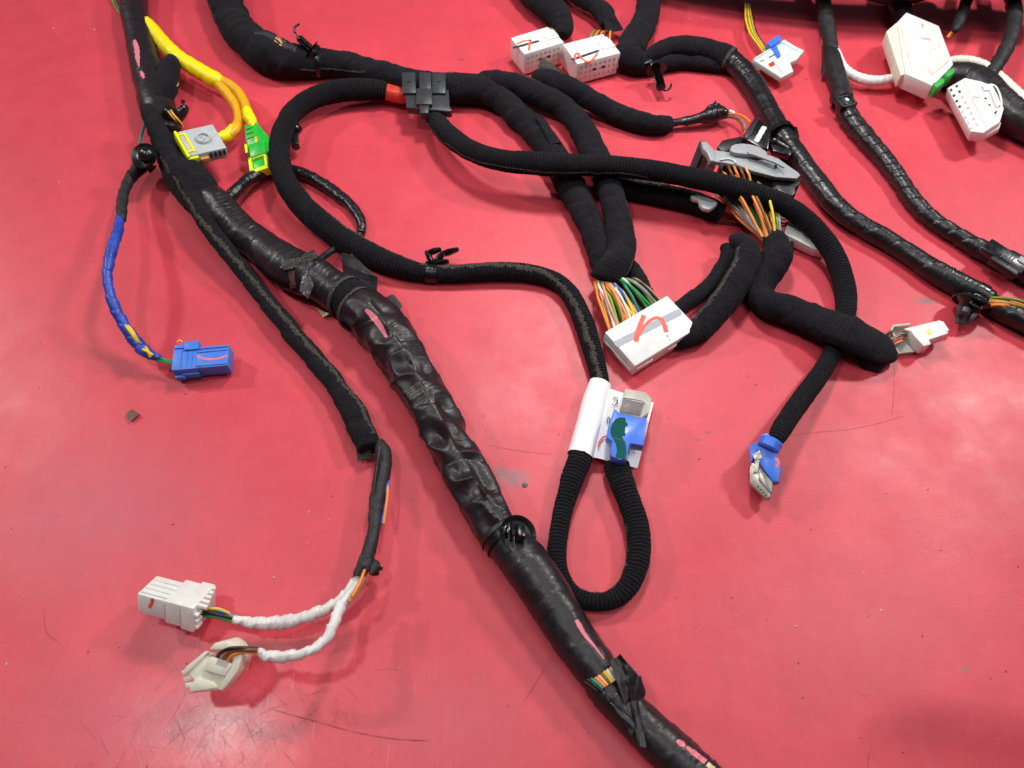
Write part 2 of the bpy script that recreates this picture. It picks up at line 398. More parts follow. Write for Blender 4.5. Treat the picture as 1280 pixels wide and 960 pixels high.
def wires(parent, a0, a1, b0, b1, cols, r=.8, ha=(6, 6), hb=(6, 6), bow=(0, 0), hump=0, jit=.6):
    """a fan of wires from the pixel line a0-a1 to the line b0-b1, heights in mm"""
    n = len(cols)
    for i, c in enumerate(cols):
        f = i/(n-1) if n > 1 else .5
        A = at(*(np.array(a0)*(1-f)+np.array(a1)*f), (ha[0]*(1-f)+ha[1]*f)/1000)
        g = min(1, max(0, f+rnd.uniform(-.08, .08)))
        B = at(*(np.array(b0)*(1-g)+np.array(b1)*g), (hb[0]*(1-g)+hb[1]*g)/1000)
        mid = (A+B)/2+np.array([bow[0], bow[1], hump])/1000+np.array([rnd.uniform(-jit, jit) for _ in range(3)])/1000*1.5
        q1 = A*.7+B*.3+(mid-(A+B)/2)*.8+np.array([rnd.uniform(-jit, jit), rnd.uniform(-jit, jit), 0])/1000
        q2 = A*.3+B*.7+(mid-(A+B)/2)*.8
        for q in (A, B, q1, q2, mid): q[2] = max(q[2], r/1000)
        wire3([A, q1, mid, q2, B], r/1000, c, parent)
# ------------------------------------------------------------------ solids
def orth(x): x = np.asarray(x, float); return x/np.linalg.norm(x)
BF = [(0, 3, 2, 1), (4, 5, 6, 7), (0, 1, 5, 4), (1, 2, 6, 5), (2, 3, 7, 6), (3, 0, 4, 7)]
def smooth2(pts, m):
    Q, _ = spline(np.c_[pts, np.zeros(len(pts))], 1e-9+np.sum(np.linalg.norm(np.diff(pts, axis=0), axis=1))/max(6, m)); return Q[:, :2]
class Fr:
    """local millimetre frame on a top face given by three corners (px, py, height mm)"""
    def __init__(s, c0, c1, c3):
        a, b, c = [at(p[0], p[1], p[2]/1000) for p in (c0, c1, c3)]
        s.O = a; s.X = orth(b-a); s.L = np.linalg.norm(b-a)*1000
        y = c-a; y = y-s.X*(y@s.X); s.W = np.linalg.norm(y)*1000; s.Y = orth(y)
        s.Z = np.cross(s.X, s.Y)
        if s.Z[2] < 0: s.Z = -s.Z
    def p(s, x, y, z=0): return s.O+(s.X*x+s.Y*y+s.Z*z)/1000
    def box(s, x0, x1, y0, y1, z0, z1):
        V = [s.p(*q) for q in ((x0, y0, z0), (x1, y0, z0), (x1, y1, z0), (x0, y1, z0), (x0, y0, z1), (x1, y0, z1), (x1, y1, z1), (x0, y1, z1))]
        F = BF if np.dot(np.cross(s.X, s.Y), s.Z) > 0 else [f[::-1] for f in BF]
        return np.array(V), F
    def prism(s, poly, z0, z1):
        n = len(poly); V = [s.p(x, y, z0) for x, y in poly]+[s.p(x, y, z1) for x, y in poly]
        F = [tuple(range(n))[::-1], tuple(range(n, 2*n))]+[(i, (i+1) % n, n+(i+1) % n, n+i) for i in range(n)]
        return np.array(V), F
    def loc(s, px, py, z=0):     # local x, y of a pixel on the plane z
        d = ray(px, py); o = s.p(0, 0, z); t = ((o-CAM)@s.Z)/(d@s.Z); q = (CAM+d*t-o)*1000
        return q@s.X, q@s.Y
    def pxprism(s, pix, z0, z1, zp=None): return s.prism([s.loc(x, y, z1 if zp is None else zp) for x, y in pix], z0, z1)
    def stroke(s, pix, wid, z=.06, local=False, rag=.12):
        pts = np.array([s.loc(x, y, z) for x, y in pix] if not local else pix, float)
        q = np.vstack([pts[0], pts]); out = []
        m = max(2, int(sum(np.linalg.norm(np.diff(pts, axis=0), axis=1))/.5)+1)
        d = np.r_[0, np.cumsum(np.linalg.norm(np.diff(pts, axis=0), axis=1))]; u = np.linspace(0, d[-1], m)
        c = np.stack([np.interp(u, d, pts[:, 0]), np.interp(u, d, pts[:, 1])], 1)
        if len(pts) > 2: c = spline(np.c_[pts, 0*pts[:, :1], 0*pts[:, :1]], 1e9)[0][:, :2] if False else smooth2(pts, m)
        m = len(c)
        t = np.gradient(c, axis=0); t /= np.linalg.norm(t, axis=1)[:, None]; nn = np.stack([-t[:, 1], t[:, 0]], 1)
        V = []
        for i in range(m):
            k = wid*.5*(1+rag*rnd.uniform(-1, 1))*(.6 if i in (0, m-1) else 1)
            for e in (-1, 1): V.append(s.p(*(c[i]+nn[i]*e*k), z))
        return np.array(V), [(2*i, 2*i+1, 2*i+3, 2*i+2) for i in range(m-1)]
def lathe(A, B, prof, seg=28, flat=1.0):
    """surface of revolution about A->B, profile of (distance mm, radius mm)"""
    A = np.array(A); B = np.array(B); Z = orth(B-A); X = orth(np.cross(Z, [0.13, .9, .4])); Y = np.cross(Z, X)
    V = []; n = len(prof)
    for t_, r in prof:
        for q in range(seg):
            a = 2*np.pi*q/seg; V.append(A+Z*t_/1000+(X*math.cos(a)+Y*math.sin(a)*flat)*r/1000)
    F = [(i*seg+q, i*seg+(q+1) % seg, (i+1)*seg+(q+1) % seg, (i+1)*seg+q) for i in range(n-1) for q in range(seg)]
    F += [tuple(range(seg))[::-1], tuple(range((n-1)*seg, n*seg))]
    return np.array(V), F
def poly(pix, h, th):            # flat plate: outline of pixels at height h (mm; number or list), th mm thick
    hs = h if hasattr(h, '__len__') else [h]*len(pix)
    T = [at(x, y, q/1000) for (x, y), q in zip(pix, hs)]; Bm = [t-np.array([0, 0, th/1000]) for t in T]; n = len(T)
    return np.array(Bm+T), [tuple(range(n)), tuple(range(n, 2*n))[::-1]]+[(i, n+i, n+(i+1) % n, (i+1) % n) for i in range(n)]
def patch(c, th=.35, n=10, bulge=0, curl=0, rough=.4):
    """cloth or tape flap through four corners (px, py, h mm)"""
    P = [at(x, y, h/1000) for x, y, h in c]; SD[0] += 1
    U, W_ = np.meshgrid(np.linspace(0, 1, n), np.linspace(0, 1, n))
    G = ((1-U)*(1-W_))[..., None]*P[0]+(U*(1-W_))[..., None]*P[1]+(U*W_)[..., None]*P[2]+((1-U)*W_)[..., None]*P[3]
    nr = orth(np.cross(P[1]-P[0], P[3]-P[0])); nr = nr if nr[2] > 0 else -nr
    z = bulge*np.sin(U*np.pi)*np.sin(W_*np.pi)+curl*(U-.5)**2*4+rough*noise(U*4, W_*4, SD[0]*3.7)
    G = G+(nr/1000)*z[..., None]
    G[..., 2] = np.maximum(G[..., 2], .0006)
    A = G.reshape(-1, 3); Bt = A-nr*th/1000; m = n*n
    F = []
    for i in range(n-1):
        for j in range(n-1):
            q = (i*n+j, i*n+j+1, (i+1)*n+j+1, (i+1)*n+j); F += [q, tuple(m+k for k in q)[::-1]]
    ring = [j for j in range(n)]+[i*n+n-1 for i in range(1, n)]+[(n-1)*n+j for j in range(n-2, -1, -1)]+[i*n for i in range(n-2, 0, -1)]
    for a, b in zip(ring, ring[1:]+ring[:1]): F.append((b, a, m+a, m+b))
    return np.vstack([A, Bt]), F
def decal(t, pix, wpx, off=.00022, rag=.3):
    """paint stroke lying on a tube's surface"""
    pts = np.array([p[:2] for p in pix], float); wd = np.array([p[2] if len(p) > 2 else wpx for p in pix], float)
    d = np.r_[0, np.cumsum(np.linalg.norm(np.diff(pts, axis=0), axis=1))]; m = max(3, int(d[-1]/1.2)); u = np.linspace(0, d[-1], m)
    c = np.stack([np.interp(u, d, pts[:, k]) for k in (0, 1)], 1); ww = np.interp(u, d, wd)
    tg = np.gradient(c, axis=0); tg /= np.linalg.norm(tg, axis=1)[:, None]; nn = np.stack([-tg[:, 1], tg[:, 0]], 1)
    V = []
    for i in range(m):
        k = ww[i]*.5*(1+rag*rnd.uniform(-1, 1))
        for e in (-1, -.33, .33, 1): V.append(hit(t, *(c[i]+nn[i]*e*k), off))
    F = [(4*i+j, 4*i+j+1, 4*i+5+j, 4*i+4+j) for i in range(m-1) for j in range(3)]
    return np.array(V), F
def band(t, s, w, extra, mat, parent, name='band', thick=True, style=None):
    """a ring round the tube at fraction s, w metres wide, extra metres proud"""
    k = len(t.s); i = int(s*(k-1)); h = max(1, int(w/2/(t.s[1]-t.s[0]))); I = range(max(0, i-h), min(k, i+h+1))
    V = []
    a = np.arange(t.seg)*2*np.pi/t.seg
    rows = [(I[0], 0)]+[(q, extra) for q in I]+[(I[-1], 0)]
    for q, e in rows:
        r0 = t.rad[q].max()*.5+t.rad[q]*.5+e
        p = t.P[q]+(np.cos(a)*r0*t.FL[q])[:, None]*t.N[q]+(np.sin(a)*r0)[:, None]*t.S[q]; V.append(p)
    V = np.vstack(V); V[:, 2] = np.maximum(V[:, 2], .0002); n = len(rows); sg = t.seg
    F = [(r*sg+c, r*sg+(c+1) % sg, (r+1)*sg+(c+1) % sg, (r+1)*sg+c) for r in range(n-1) for c in range(sg)]
    return mesh(name, (V, F), mat, parent, sharp=40)

def frac(t, px, py):             # where along a tube a pixel lies
    q = np.array([ (640+((P-CAM)[0])/f*FPX, 480-((P-CAM)[1]*ct+(P-CAM)[2]*st)/f*FPX) for P in t.P for f in [((P-CAM)[1]*st-(P-CAM)[2]*ct)]])
    return int(np.argmin(((q-np.array([px, py]))**2).sum(1)))/(len(t.P)-1)
# ================================================================== the tabletop
def table():
    t = NT('red_painted_tabletop')
    big = t.ramp(t.noise(5, 4, .55), [(.3, (.60, .050, .073, 1)), (.7, (.71, .066, .092, 1))])
    mot = t.ramp(t.noise(42, 5, .65), [(.32, (.90, .91, .92, 1)), (.70, (1.03, 1.04, 1.04, 1))])
    c = t.mix(1.0, big, mot, 'MULTIPLY')
    fine = t.ramp(t.noise(1500, 2, .7), [(.3, (.93, .93, .93, 1)), (.7, (1.06, 1.06, 1.06, 1))])
    c = t.mix(1.0, c, fine, 'MULTIPLY')
    # weave
    for ax, (sx, sy) in enumerate(((1, .08), (.08, 1))):
        mp = t.n('ShaderNodeMapping'); t.l(t.tc.outputs['Object'], mp.inputs[0]); mp.inputs['Scale'].default_value = (sx, sy, 1)
        nz = t.n('ShaderNodeTexNoise'); nz.inputs['Scale'].default_value = 1300; t.l(mp.outputs[0], nz.inputs['Vector'])
        c = t.mix(1.0, c, t.ramp(nz.outputs[0], [(.35, (.98, .975, .975, 1)), (.65, (1.015, 1.02, 1.02, 1))]), 'MULTIPLY')
    # worn greyish spots and marks; wide dusty patches also paint dim light and sheen
    sp = t.n('ShaderNodeSeparateXYZ'); t.l(t.tc.outputs['Object'], sp.inputs[0])
    wob = t.n('ShaderNodeTexNoise'); wob.inputs['Scale'].default_value = 160; wob.inputs['Detail'].default_value = 4; t.l(t.tc.outputs['Object'], wob.inputs['Vector'])
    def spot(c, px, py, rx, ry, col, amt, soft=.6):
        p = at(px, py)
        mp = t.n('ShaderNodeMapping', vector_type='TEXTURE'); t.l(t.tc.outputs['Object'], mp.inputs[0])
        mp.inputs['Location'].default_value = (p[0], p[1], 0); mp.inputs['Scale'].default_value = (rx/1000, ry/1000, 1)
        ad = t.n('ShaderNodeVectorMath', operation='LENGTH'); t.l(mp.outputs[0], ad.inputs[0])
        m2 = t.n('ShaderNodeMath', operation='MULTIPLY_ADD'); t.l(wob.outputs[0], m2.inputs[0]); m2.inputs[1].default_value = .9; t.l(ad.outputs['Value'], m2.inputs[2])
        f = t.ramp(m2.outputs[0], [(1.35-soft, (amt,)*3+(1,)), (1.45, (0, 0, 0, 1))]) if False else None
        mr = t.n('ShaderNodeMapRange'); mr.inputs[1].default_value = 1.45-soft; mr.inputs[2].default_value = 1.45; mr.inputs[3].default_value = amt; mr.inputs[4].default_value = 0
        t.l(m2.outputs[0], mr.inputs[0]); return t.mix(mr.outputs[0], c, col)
    for a in [(642, 598, 12, 8, (.22, .15, .16, 1), .75, .9), (625, 590, 6, 6, (.16, .12, .12, 1), .6, .8),
              (1158, 376, 9, 4, (.14, .10, .09, 1), .75, .7), (370, 75, 6, 2.5, (.25, .08, .08, 1), .6, .8), (577, 74, 5, 2, (.22, .05, .06, 1), .7, .8),
              (884, 540, 2.6, 1.2, (.12, .07, .07, 1), .7, .7), (872, 550, 2, 1, (.12, .07, .07, 1), .6, .7), (604, 520, 2.6, 2.4, (.35, .04, .06, 1), .5, .7),
              (1206, 837, 3.0, 1.8, (.25, .14, .14, 1), .7, .6), (1008, 99, 2.5, 2, (.12, .07, .07, 1), .6, .7), (820, 145, 22, 12, (.50, .16, .16, 1), .35, 1.0),
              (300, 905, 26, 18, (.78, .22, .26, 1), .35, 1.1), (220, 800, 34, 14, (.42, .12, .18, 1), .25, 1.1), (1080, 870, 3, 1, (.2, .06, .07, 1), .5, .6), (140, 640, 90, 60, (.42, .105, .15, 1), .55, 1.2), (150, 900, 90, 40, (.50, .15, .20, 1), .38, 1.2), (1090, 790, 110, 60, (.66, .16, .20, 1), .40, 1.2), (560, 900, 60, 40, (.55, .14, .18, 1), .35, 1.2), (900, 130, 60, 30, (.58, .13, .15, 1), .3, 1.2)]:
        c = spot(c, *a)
    # hairline scratches: thin bands of stretched noise, strongest near the lower left corner
    p0 = at(280, 900)
    for k, (rot, sc) in enumerate(((-.9, 60), (.55, 70))):
        mp = t.n('ShaderNodeMapping'); t.l(t.tc.outputs['Object'], mp.inputs[0]); mp.inputs['Rotation'].default_value = (0, 0, rot)
        mp.inputs['Scale'].default_value = (1, .12, 1)
        nz = t.n('ShaderNodeTexNoise'); nz.inputs['Scale'].default_value = sc*7; nz.inputs['Detail'].default_value = 1; t.l(mp.outputs[0], nz.inputs['Vector'])
        ln = t.ramp(nz.outputs[0], [(.705, (0, 0, 0, 1)), (.73, (1, 1, 1, 1))])
        mp2 = t.n('ShaderNodeMapping', vector_type='TEXTURE'); t.l(t.tc.outputs['Object'], mp2.inputs[0])
        mp2.inputs['Location'].default_value = (p0[0], p0[1], 0); mp2.inputs['Scale'].default_value = (.11, .075, 1)
        le = t.n('ShaderNodeVectorMath', operation='LENGTH'); t.l(mp2.outputs[0], le.inputs[0])
        mr = t.n('ShaderNodeMapRange'); mr.inputs[1].default_value = .1; mr.inputs[2].default_value = 1.2; mr.inputs[3].default_value = .30; mr.inputs[4].default_value = .0
        t.l(le.outputs['Value'], mr.inputs[0])
        mu = t.n('ShaderNodeMath', operation='MULTIPLY'); t.l(ln, mu.inputs[0]); t.l(mr.outputs[0], mu.inputs[1])
        c = t.mix(mu.outputs[0], c, (.20, .045, .06, 1) if k % 2 else (.75, .25, .28, 1))
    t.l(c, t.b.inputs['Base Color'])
    r = t.ramp(t.noise(24, 5, .65), [(.3, (.36, .36, .36, 1)), (.7, (.52, .52, .52, 1))])
    mp3 = t.n('ShaderNodeMapping', vector_type='TEXTURE'); t.l(t.tc.outputs['Object'], mp3.inputs[0])
    mp3.inputs['Location'].default_value = (p0[0], p0[1]-.004, 0); mp3.inputs['Scale'].default_value = (.055, .045, 1)
    le3 = t.n('ShaderNodeVectorMath', operation='LENGTH'); t.l(mp3.outputs[0], le3.inputs[0])
    m3 = t.n('ShaderNodeMath', operation='MULTIPLY_ADD'); t.l(t.noise(55, 5, .7), m3.inputs[0]); m3.inputs[1].default_value = 1.1; t.l(le3.outputs['Value'], m3.inputs[2])
    mr3 = t.n('ShaderNodeMapRange'); mr3.inputs[1].default_value = .5; mr3.inputs[2].default_value = 1.7; mr3.inputs[3].default_value = 1; mr3.inputs[4].default_value = 0
    t.l(m3.outputs[0], mr3.inputs[0])
    r = t.mix(mr3.outputs[0], r, (.20, .20, .20, 1))
    t.l(r, t.b.inputs['Roughness']); t.b.inputs['Specular IOR Level'].default_value = .5
    b1 = t.bump(t.noise(9, 3, .5), .10, .004); b2 = t.bump(t.noise(75, 4, .6), .10, .0012, b1)
    t.l(t.bump(t.noise(1400, 3), .22, .0003, b2), t.b.inputs['Normal'])
    return t.m
M['table'] = table()
n = 60; X = np.linspace(-1.2, 1.2, n); Y = np.linspace(-.5, 1.5, n); GX, GY = np.meshgrid(X, Y)
V = np.stack([GX, GY, -.0003+0*GX], -1).reshape(-1, 3)
F = [(i*n+j, i*n+j+1, (i+1)*n+j+1, (i+1)*n+j) for i in range(n-1) for j in range(n-1)]
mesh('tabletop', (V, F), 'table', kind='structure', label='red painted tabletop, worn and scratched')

G_CAB = 'cables of the harness'; G_CON = 'plug connectors on cable ends'; G_CLIP = 'black plastic clips on the cables'
def cable(label, px, py, name='cable'):
    q = at(px, py); return thing(name, label, 'cable', (q[0], q[1], 0), G_CAB)
def con(label, px, py, name='plug_connector', cat='connector', g=G_CON):
    q = at(px, py); return thing(name, label, cat, (q[0], q[1], 0), g)
def clip(label, px, py, name='cable_clip'):
    q = at(px, py); return thing(name, label, 'clip', (q[0], q[1], 0), G_CLIP)

# ================================================================== 1 main trunk on the left
tr = cable('thick black vinyl-taped trunk cable running from upper left to the bottom edge', 560, 540, 'trunk_cable')
t_top = tube('upper_wrap', [(172, -45, 16, 3), (168, -12, 16, 3), (167, 10, 16.5, 2), (173, 40, 17, 1), (180, 70, 18.5), (188, 100, 20), (196, 130, 21), (203, 152, 20), (210, 172, 19)], tr, 'smoothtape', mat='tape_purple', seg=44)
t_felt = tube('felt_wrap', [(204, 172, 15), (214, 195, 19), (232, 220, 26), (247, 240, 27), (262, 262, 22), (276, 275, 17)], tr, 'felt', seg=40)
t_mid = tube('middle_wrap', [(262, 247, 19, 4), (275, 262, 20.5, 3), (300, 288, 21, 2), (325, 307, 22), (345, 324, 25), (366, 337, 27), (390, 346, 27), (410, 358, 25), (432, 372, 25)], tr, 'tape', mat='tape_purple', seg=44)
t_felt2 = tube('felt_wrap', [(425, 366, 26, 0), (437, 374, 28, 0), (450, 382, 29.5, 0), (462, 392, 27, 0)], tr, 'ribbed', seg=44)
t_main = tube('main_wrap', [(444, 384, 27, 1), (454, 391, 29, 1), (470, 404, 30), (488, 424, 29.5), (503, 446, 28.5), (520, 478, 27.5), (541, 512, 27), (557, 545, 27), (576, 580, 27.5), (598, 620, 27.5), (615, 648, 27), (630, 672, 25.5)], tr, 'crumple', seg=72, step=.0005)
t_low = tube('lower_wrap', [(622, 662, 25, 1), (640, 685, 28), (657, 705, 30), (683, 743, 30), (716, 796, 28), (741, 832, 27), (752, 848, 26)], tr, 'smoothtape', mat='tape', seg=56)
t_low2 = tube('lower_wrap', [(738, 826, 22), (757, 858, 24.5), (778, 882, 25), (805, 908, 27), (836, 938, 28), (868, 968, 28), (905, 1000, 28), (960, 1040, 27, 8), (1040, 1075, 26, 30)], tr, 'tape', mat='tape', seg=56)
# frayed collar, torn tape, flaps
seam(t_felt2, [-100, -60, -20, 20, 60], .003, .05, .25, parent=t_felt2.obj)
cb = band(t_felt2, .22, .0035, .0006, 'fray', tr, 'frayed_collar')
cb2 = band(t_main, .02, .003, .0003, 'fray', tr, 'frayed_collar')
mesh('tape_flap', patch([(426, 320, 14), (472, 347, 12), (471, 366, 16), (430, 352, 21)], bulge=1.8, curl=.5, rough=.8), 'tape_shiny', tr)
mesh('tape_flap', patch([(424, 316, 14), (440, 318, 16), (470, 346, 15), (432, 334, 17)], bulge=1, curl=.5, rough=.8), 'tape', tr)
mesh('tape_flap', patch([(352, 330, 26), (393, 314, 27), (398, 322, 26), (356, 340, 26.5)], bulge=1.5, curl=1.0, rough=1.2), 'fray', tr, label='torn curled tape edge, grey underside up')
mesh('tape_flap', patch([(383, 323, 25.5), (402, 330, 25.5), (384, 372, 21), (372, 362, 22)], bulge=1.6, curl=-1, rough=1.6, n=14), 'tape_shiny', tr)
mesh('tape_flap', patch([(345, 308, 20), (366, 314, 24), (356, 338, 25), (340, 330, 22)], bulge=2, rough=1.4), 'smooth' if 'smooth' in M else 'tape', tr)
mesh('paper_tag', decal(t_mid, [(364, 338), (366, 350), (367, 360)], 8, .0004), 'brown', tr)
mesh('tape_flap', patch([(483, 370, 13), (492, 368, 12), (503, 382, 11), (497, 392, 12)], bulge=.6, rough=.5), 'tape_dull', tr)
mesh('torn_adhesive', patch([(393, 384, 2), (402, 388, 2.5), (412, 392, 3), (404, 397, 1)], bulge=.5, rough=.9), 'foam', tr)
mesh('torn_adhesive', patch([(446, 422, 2.5), (450, 425, 3), (463, 434, 3), (456, 434, 1)], bulge=.5, rough=.9), 'foam', tr)
mesh('paint_mark', decal(t_main, [(457, 387, 4), (463, 392, 7), (470, 400, 8), (476, 408, 7), (480, 415, 5), (484, 422, 3)], 6, rag=.15), 'pink_mark', tr)
mesh('paint_mark', decal(t_top, [(168, 50, 4), (171, 60, 6), (172, 70, 5.5), (173, 78, 4), (174, 84, 2)], 5), 'pink_mark', tr)
mesh('paint_mark', decal(t_top, [(176, 89, 3), (178, 93, 5), (180, 98, 3)], 4), 'pink_mark', tr)
mesh('paint_mark', decal(t_low, [(720, 775, 4), (724, 782, 6), (729, 791, 5), (735, 799, 4), (742, 807, 3), (748, 815, 2.4), (755, 824, 1.5)], 4, rag=.1), 'pink_mark', tr)
mesh('paint_mark', decal(t_low2, [(846, 926, 3), (852, 930, 9), (856, 933, 3)], 6, rag=.15), 'pink_mark', tr)
mesh('paint_mark', decal(t_low2, [(858, 934, 4), (868, 942, 7), (882, 953, 6)], 6, rag=.15), 'pink_mark', tr)
mesh('paint_mark', decal(t_low2, [(884, 955, 6), (892, 962, 7)], 6, rag=.15), 'foam', tr)
# window of bare wires
cols = ['black', 'black', 'teal', 'orange', 'peach', 'brown', 'yellow', 'white', 'tan', 'yellow', 'olive']
for i, c in enumerate(cols):
    f = i/(len(cols)-1)
    a = np.array([727, 846])*(1-f)+np.array([763, 824])*f; b = np.array([748, 864])*(1-f)+np.array([776, 846])*f
    P = [hit(t_low2, *(a*(1-k)+b*k), .0004+.0004*math.sin(k*3.1)) for k in (0, .25, .5, .75, 1)]
    wire3(P, .00095, c, tr)
mesh('tape_flap', patch([(764, 826, 21), (776, 817, 24), (799, 843, 20), (783, 880, 19)], bulge=1.2, curl=1.5, rough=.9, n=14), 'tape', tr)
mesh('tape_flap', patch([(783, 845, 20), (800, 845, 18), (806, 868, 14), (790, 905, 17)], bulge=1, curl=1, rough=.8, n=12), 'tape_purple', tr)
mesh('tape_flap', patch([(751, 862, 19), (765, 880, 19.5), (797, 908, 19), (790, 920, 18)], bulge=.6, rough=.5), 'tape_shiny', tr)
mesh('tape_flap', patch([(788, 876, 20), (798, 876, 20), (808, 935, 19), (797, 932, 18.5)], bulge=.8, rough=.5), 'tape_shiny', tr)
# green and yellow wires beside the top of the trunk
wire3([at(136, -12, .004), at(141, 2, .004), at(148, 14, .004), at(156, 22, .006)], .0007, 'lime', tr)
wire3([at(140, -12, .005), at(144, 2, .005), at(151, 12, .005), at(160, 20, .006)], .0007, 'teal', tr)
wire3([at(186, 38, .010), at(196, 52, .009), at(207, 66, .008), at(213, 78, .008)], .0012, 'tan', tr)
wire3([at(190, 50, .009), at(196, 62, .008), at(201, 74, .008)], .0006, 'teal', tr)

# felt stub beside the trunk
sb = cable('short blunt felt-wrapped stub lying against the trunk under the yellow cable', 212, 100, 'cable_stub')
t = tube('sleeve', [(216, 74, 8, 9), (212, 84, 13.5, 9), (209, 97, 15, 9), (205, 113, 15.5, 9), (199, 128, 13, 10), (192, 142, 9, 11)], sb, 'felt', seg=32)
mesh('paper_edge', decal(t, [(226, 92), (225, 100), (221, 108)], 1.2), 'foam', sb)

# ================================================================== 2 felt cable with the long pale seam, its taped tail and white fork
fc = cable('long felt-wrapped cable with pale lengthwise seam ending in a white fork', 400, 440, 'felt_cable')
t_fc = tube('sleeve', [(184, 136, 9, 18), (191, 150, 12, 18), (200, 168, 13, 17), (214, 198, 13.5, 15), (232, 228, 13.5, 13), (250, 262, 13, 12), (270, 295, 11.5, 10), (292, 324, 11, 7), (313, 350, 11, 4), (334, 377, 11.5, 3), (356, 404, 12.5, 2), (377, 430, 13), (396, 452, 13), (415, 475, 13.5), (432, 500, 14.5), (446, 524, 16), (456, 545, 17), (462, 562, 16)], fc, 'felt', seg=44)
seam(t_fc, [60, 55, 35, 8, -5, -12, -20, -42, -50], .0030, .18, .985)
mesh('open_flap', patch([(442, 538, 6), (453, 540, 9), (466, 572, 5), (448, 576, 3)], bulge=1.0, rough=.9, th=.8), 'fray', fc)
tt = tube('tape_wrap', [(474, 552, 7, 4), (479, 566, 10, 4), (479, 585, 10.5, 5), (474, 612, 9, 6), (470, 640, 8, 8), (467, 665, 8, 10), (461, 690, 9, 10), (452, 712, 9, 10), (446, 722, 7, 10)], fc, 'tape', mat='tape_dull', seg=32)
mesh('tape_flap', patch([(472, 560, 15), (477, 556, 16), (470, 600, 15), (463, 648, 13)], bulge=.5, rough=.4), 'tape_purple', fc)
wires(fc, (483, 590), (485, 596), (476, 655), (480, 655), ['blue', 'violet', 'orange', 'orange'], .75, (9, 9), (12, 12), (1.4, 0), 1)
mesh('tape_flap', patch([(464, 694, 12), (474, 705, 10), (479, 712, 9), (462, 718, 14)], bulge=2.4, rough=1.2), 'tape_dull', fc)
mesh('tape_flap', patch([(450, 692, 19), (466, 700, 19), (458, 716, 18), (440, 722, 17)], bulge=1.4, rough=.8), 'tape_dull', fc)
t = tube('tape_flap', [(463, 708, 4, 6), (468, 714, 6, 4), (471, 718, 4, 3)], fc, 'tape', mat='tape_dull', seg=20)
f1 = tube('white_branch', [(450, 716, 5.0, 11), (440, 733, 6.3, 11), (428, 748, 6.7, 10), (410, 760, 6.7, 10), (390, 769, 7.1, 9), (365, 776, 7.6, 8), (340, 779, 8.0, 7), (318, 779, 7.6, 7), (303, 776, 5.5, 8), (290, 773, 4.2, 9)], fc, 'white', seg=28)
f2 = tube('white_branch', [(448, 728, 4.2, 16), (436, 745, 5.9, 17), (425, 760, 6.7, 19), (418, 778, 6.3, 22), (410, 795, 6.3, 24), (396, 809, 6.3, 25), (378, 817, 6.3, 25), (355, 821, 6.7, 24), (335, 820, 6.3, 23), (322, 814, 4.2, 23)], fc, 'white', seg=28)
wire3([at(456, 712, .022), at(449, 730, .024), at(440, 746, .026)], .0008, 'orange', fc)
wire3([at(454, 722, .020), at(446, 738, .022), at(436, 752, .024)], .0014, 'tan', fc)
wires(fc, (293, 768), (290, 777), (236, 757), (240, 775), ['blue', 'yellow', 'tan', 'black', 'black', 'green', 'green'], .8, (12, 11), (16, 13), (0, 1.0), 2)
wire3([at(322, 813, .028), at(308, 812, .030), at(294, 813, .030), at(283, 819, .027), at(278, 827, .021)], .0010, 'brown', fc)
wire3([at(322, 815, .027), at(305, 815, .029), at(292, 818, .029), at(286, 826, .026), at(284, 834, .020)], .0009, 'orange', fc)
wire3([at(322, 811, .028), at(300, 810, .031), at(286, 811, .030), at(274, 818, .026), at(270, 826, .021)], .0009, 'black', fc)

# ================================================================== 3 blue cable
bc = cable('thin blue-taped cable with black tail at its upper end', 140, 345, 'blue_cable')
tube('tail_wrap', [(186, 196, 9, 8), (172, 212, 8, 8), (162, 224, 7, 10), (155, 240, 6, 14), (152, 258, 6, 18), (152, 276, 6, 20)], bc, 'spiral', mat='tape_dull', seg=24)
tube('tape_wrap', [(150, 272, 4.7, 20), (147, 290, 6.0, 23), (141, 308, 6.5, 26), (137, 325, 6.5, 27), (134, 342, 6.0, 27), (136, 360, 6.0, 25), (141, 378, 6.5, 22), (150, 397, 6.9, 17), (160, 414, 6.9, 13), (172, 430, 7.3, 9), (184, 441, 6.9, 8), (200, 447, 3.0, 9)], bc, 'blue', seg=28)
for P_ in ([(157, 407, 21.5), (161, 412, 22), (166, 419, 21), (171, 427, 18)], [(160, 407, 21), (165, 413, 21.5), (169, 420, 20), (173, 428, 17)], [(179, 437, 15), (185, 440, 15.5), (191, 444, 14)], [(182, 434, 14.5), (186, 441, 15.5), (188, 446, 13.5)]):
    wire3([at(a, b, h/1000) for a, b, h in P_], .0009, 'yellow', bc, 'yellow_wire')
wires(bc, (192, 444), (190, 449), (218, 452), (218, 456), ['green', 'teal', 'green'], .7, (9, 9), (9, 9))
wire3([at(170, 216, .010), at(165, 221, .012), at(160, 225, .013)], .0007, 'pink', bc)

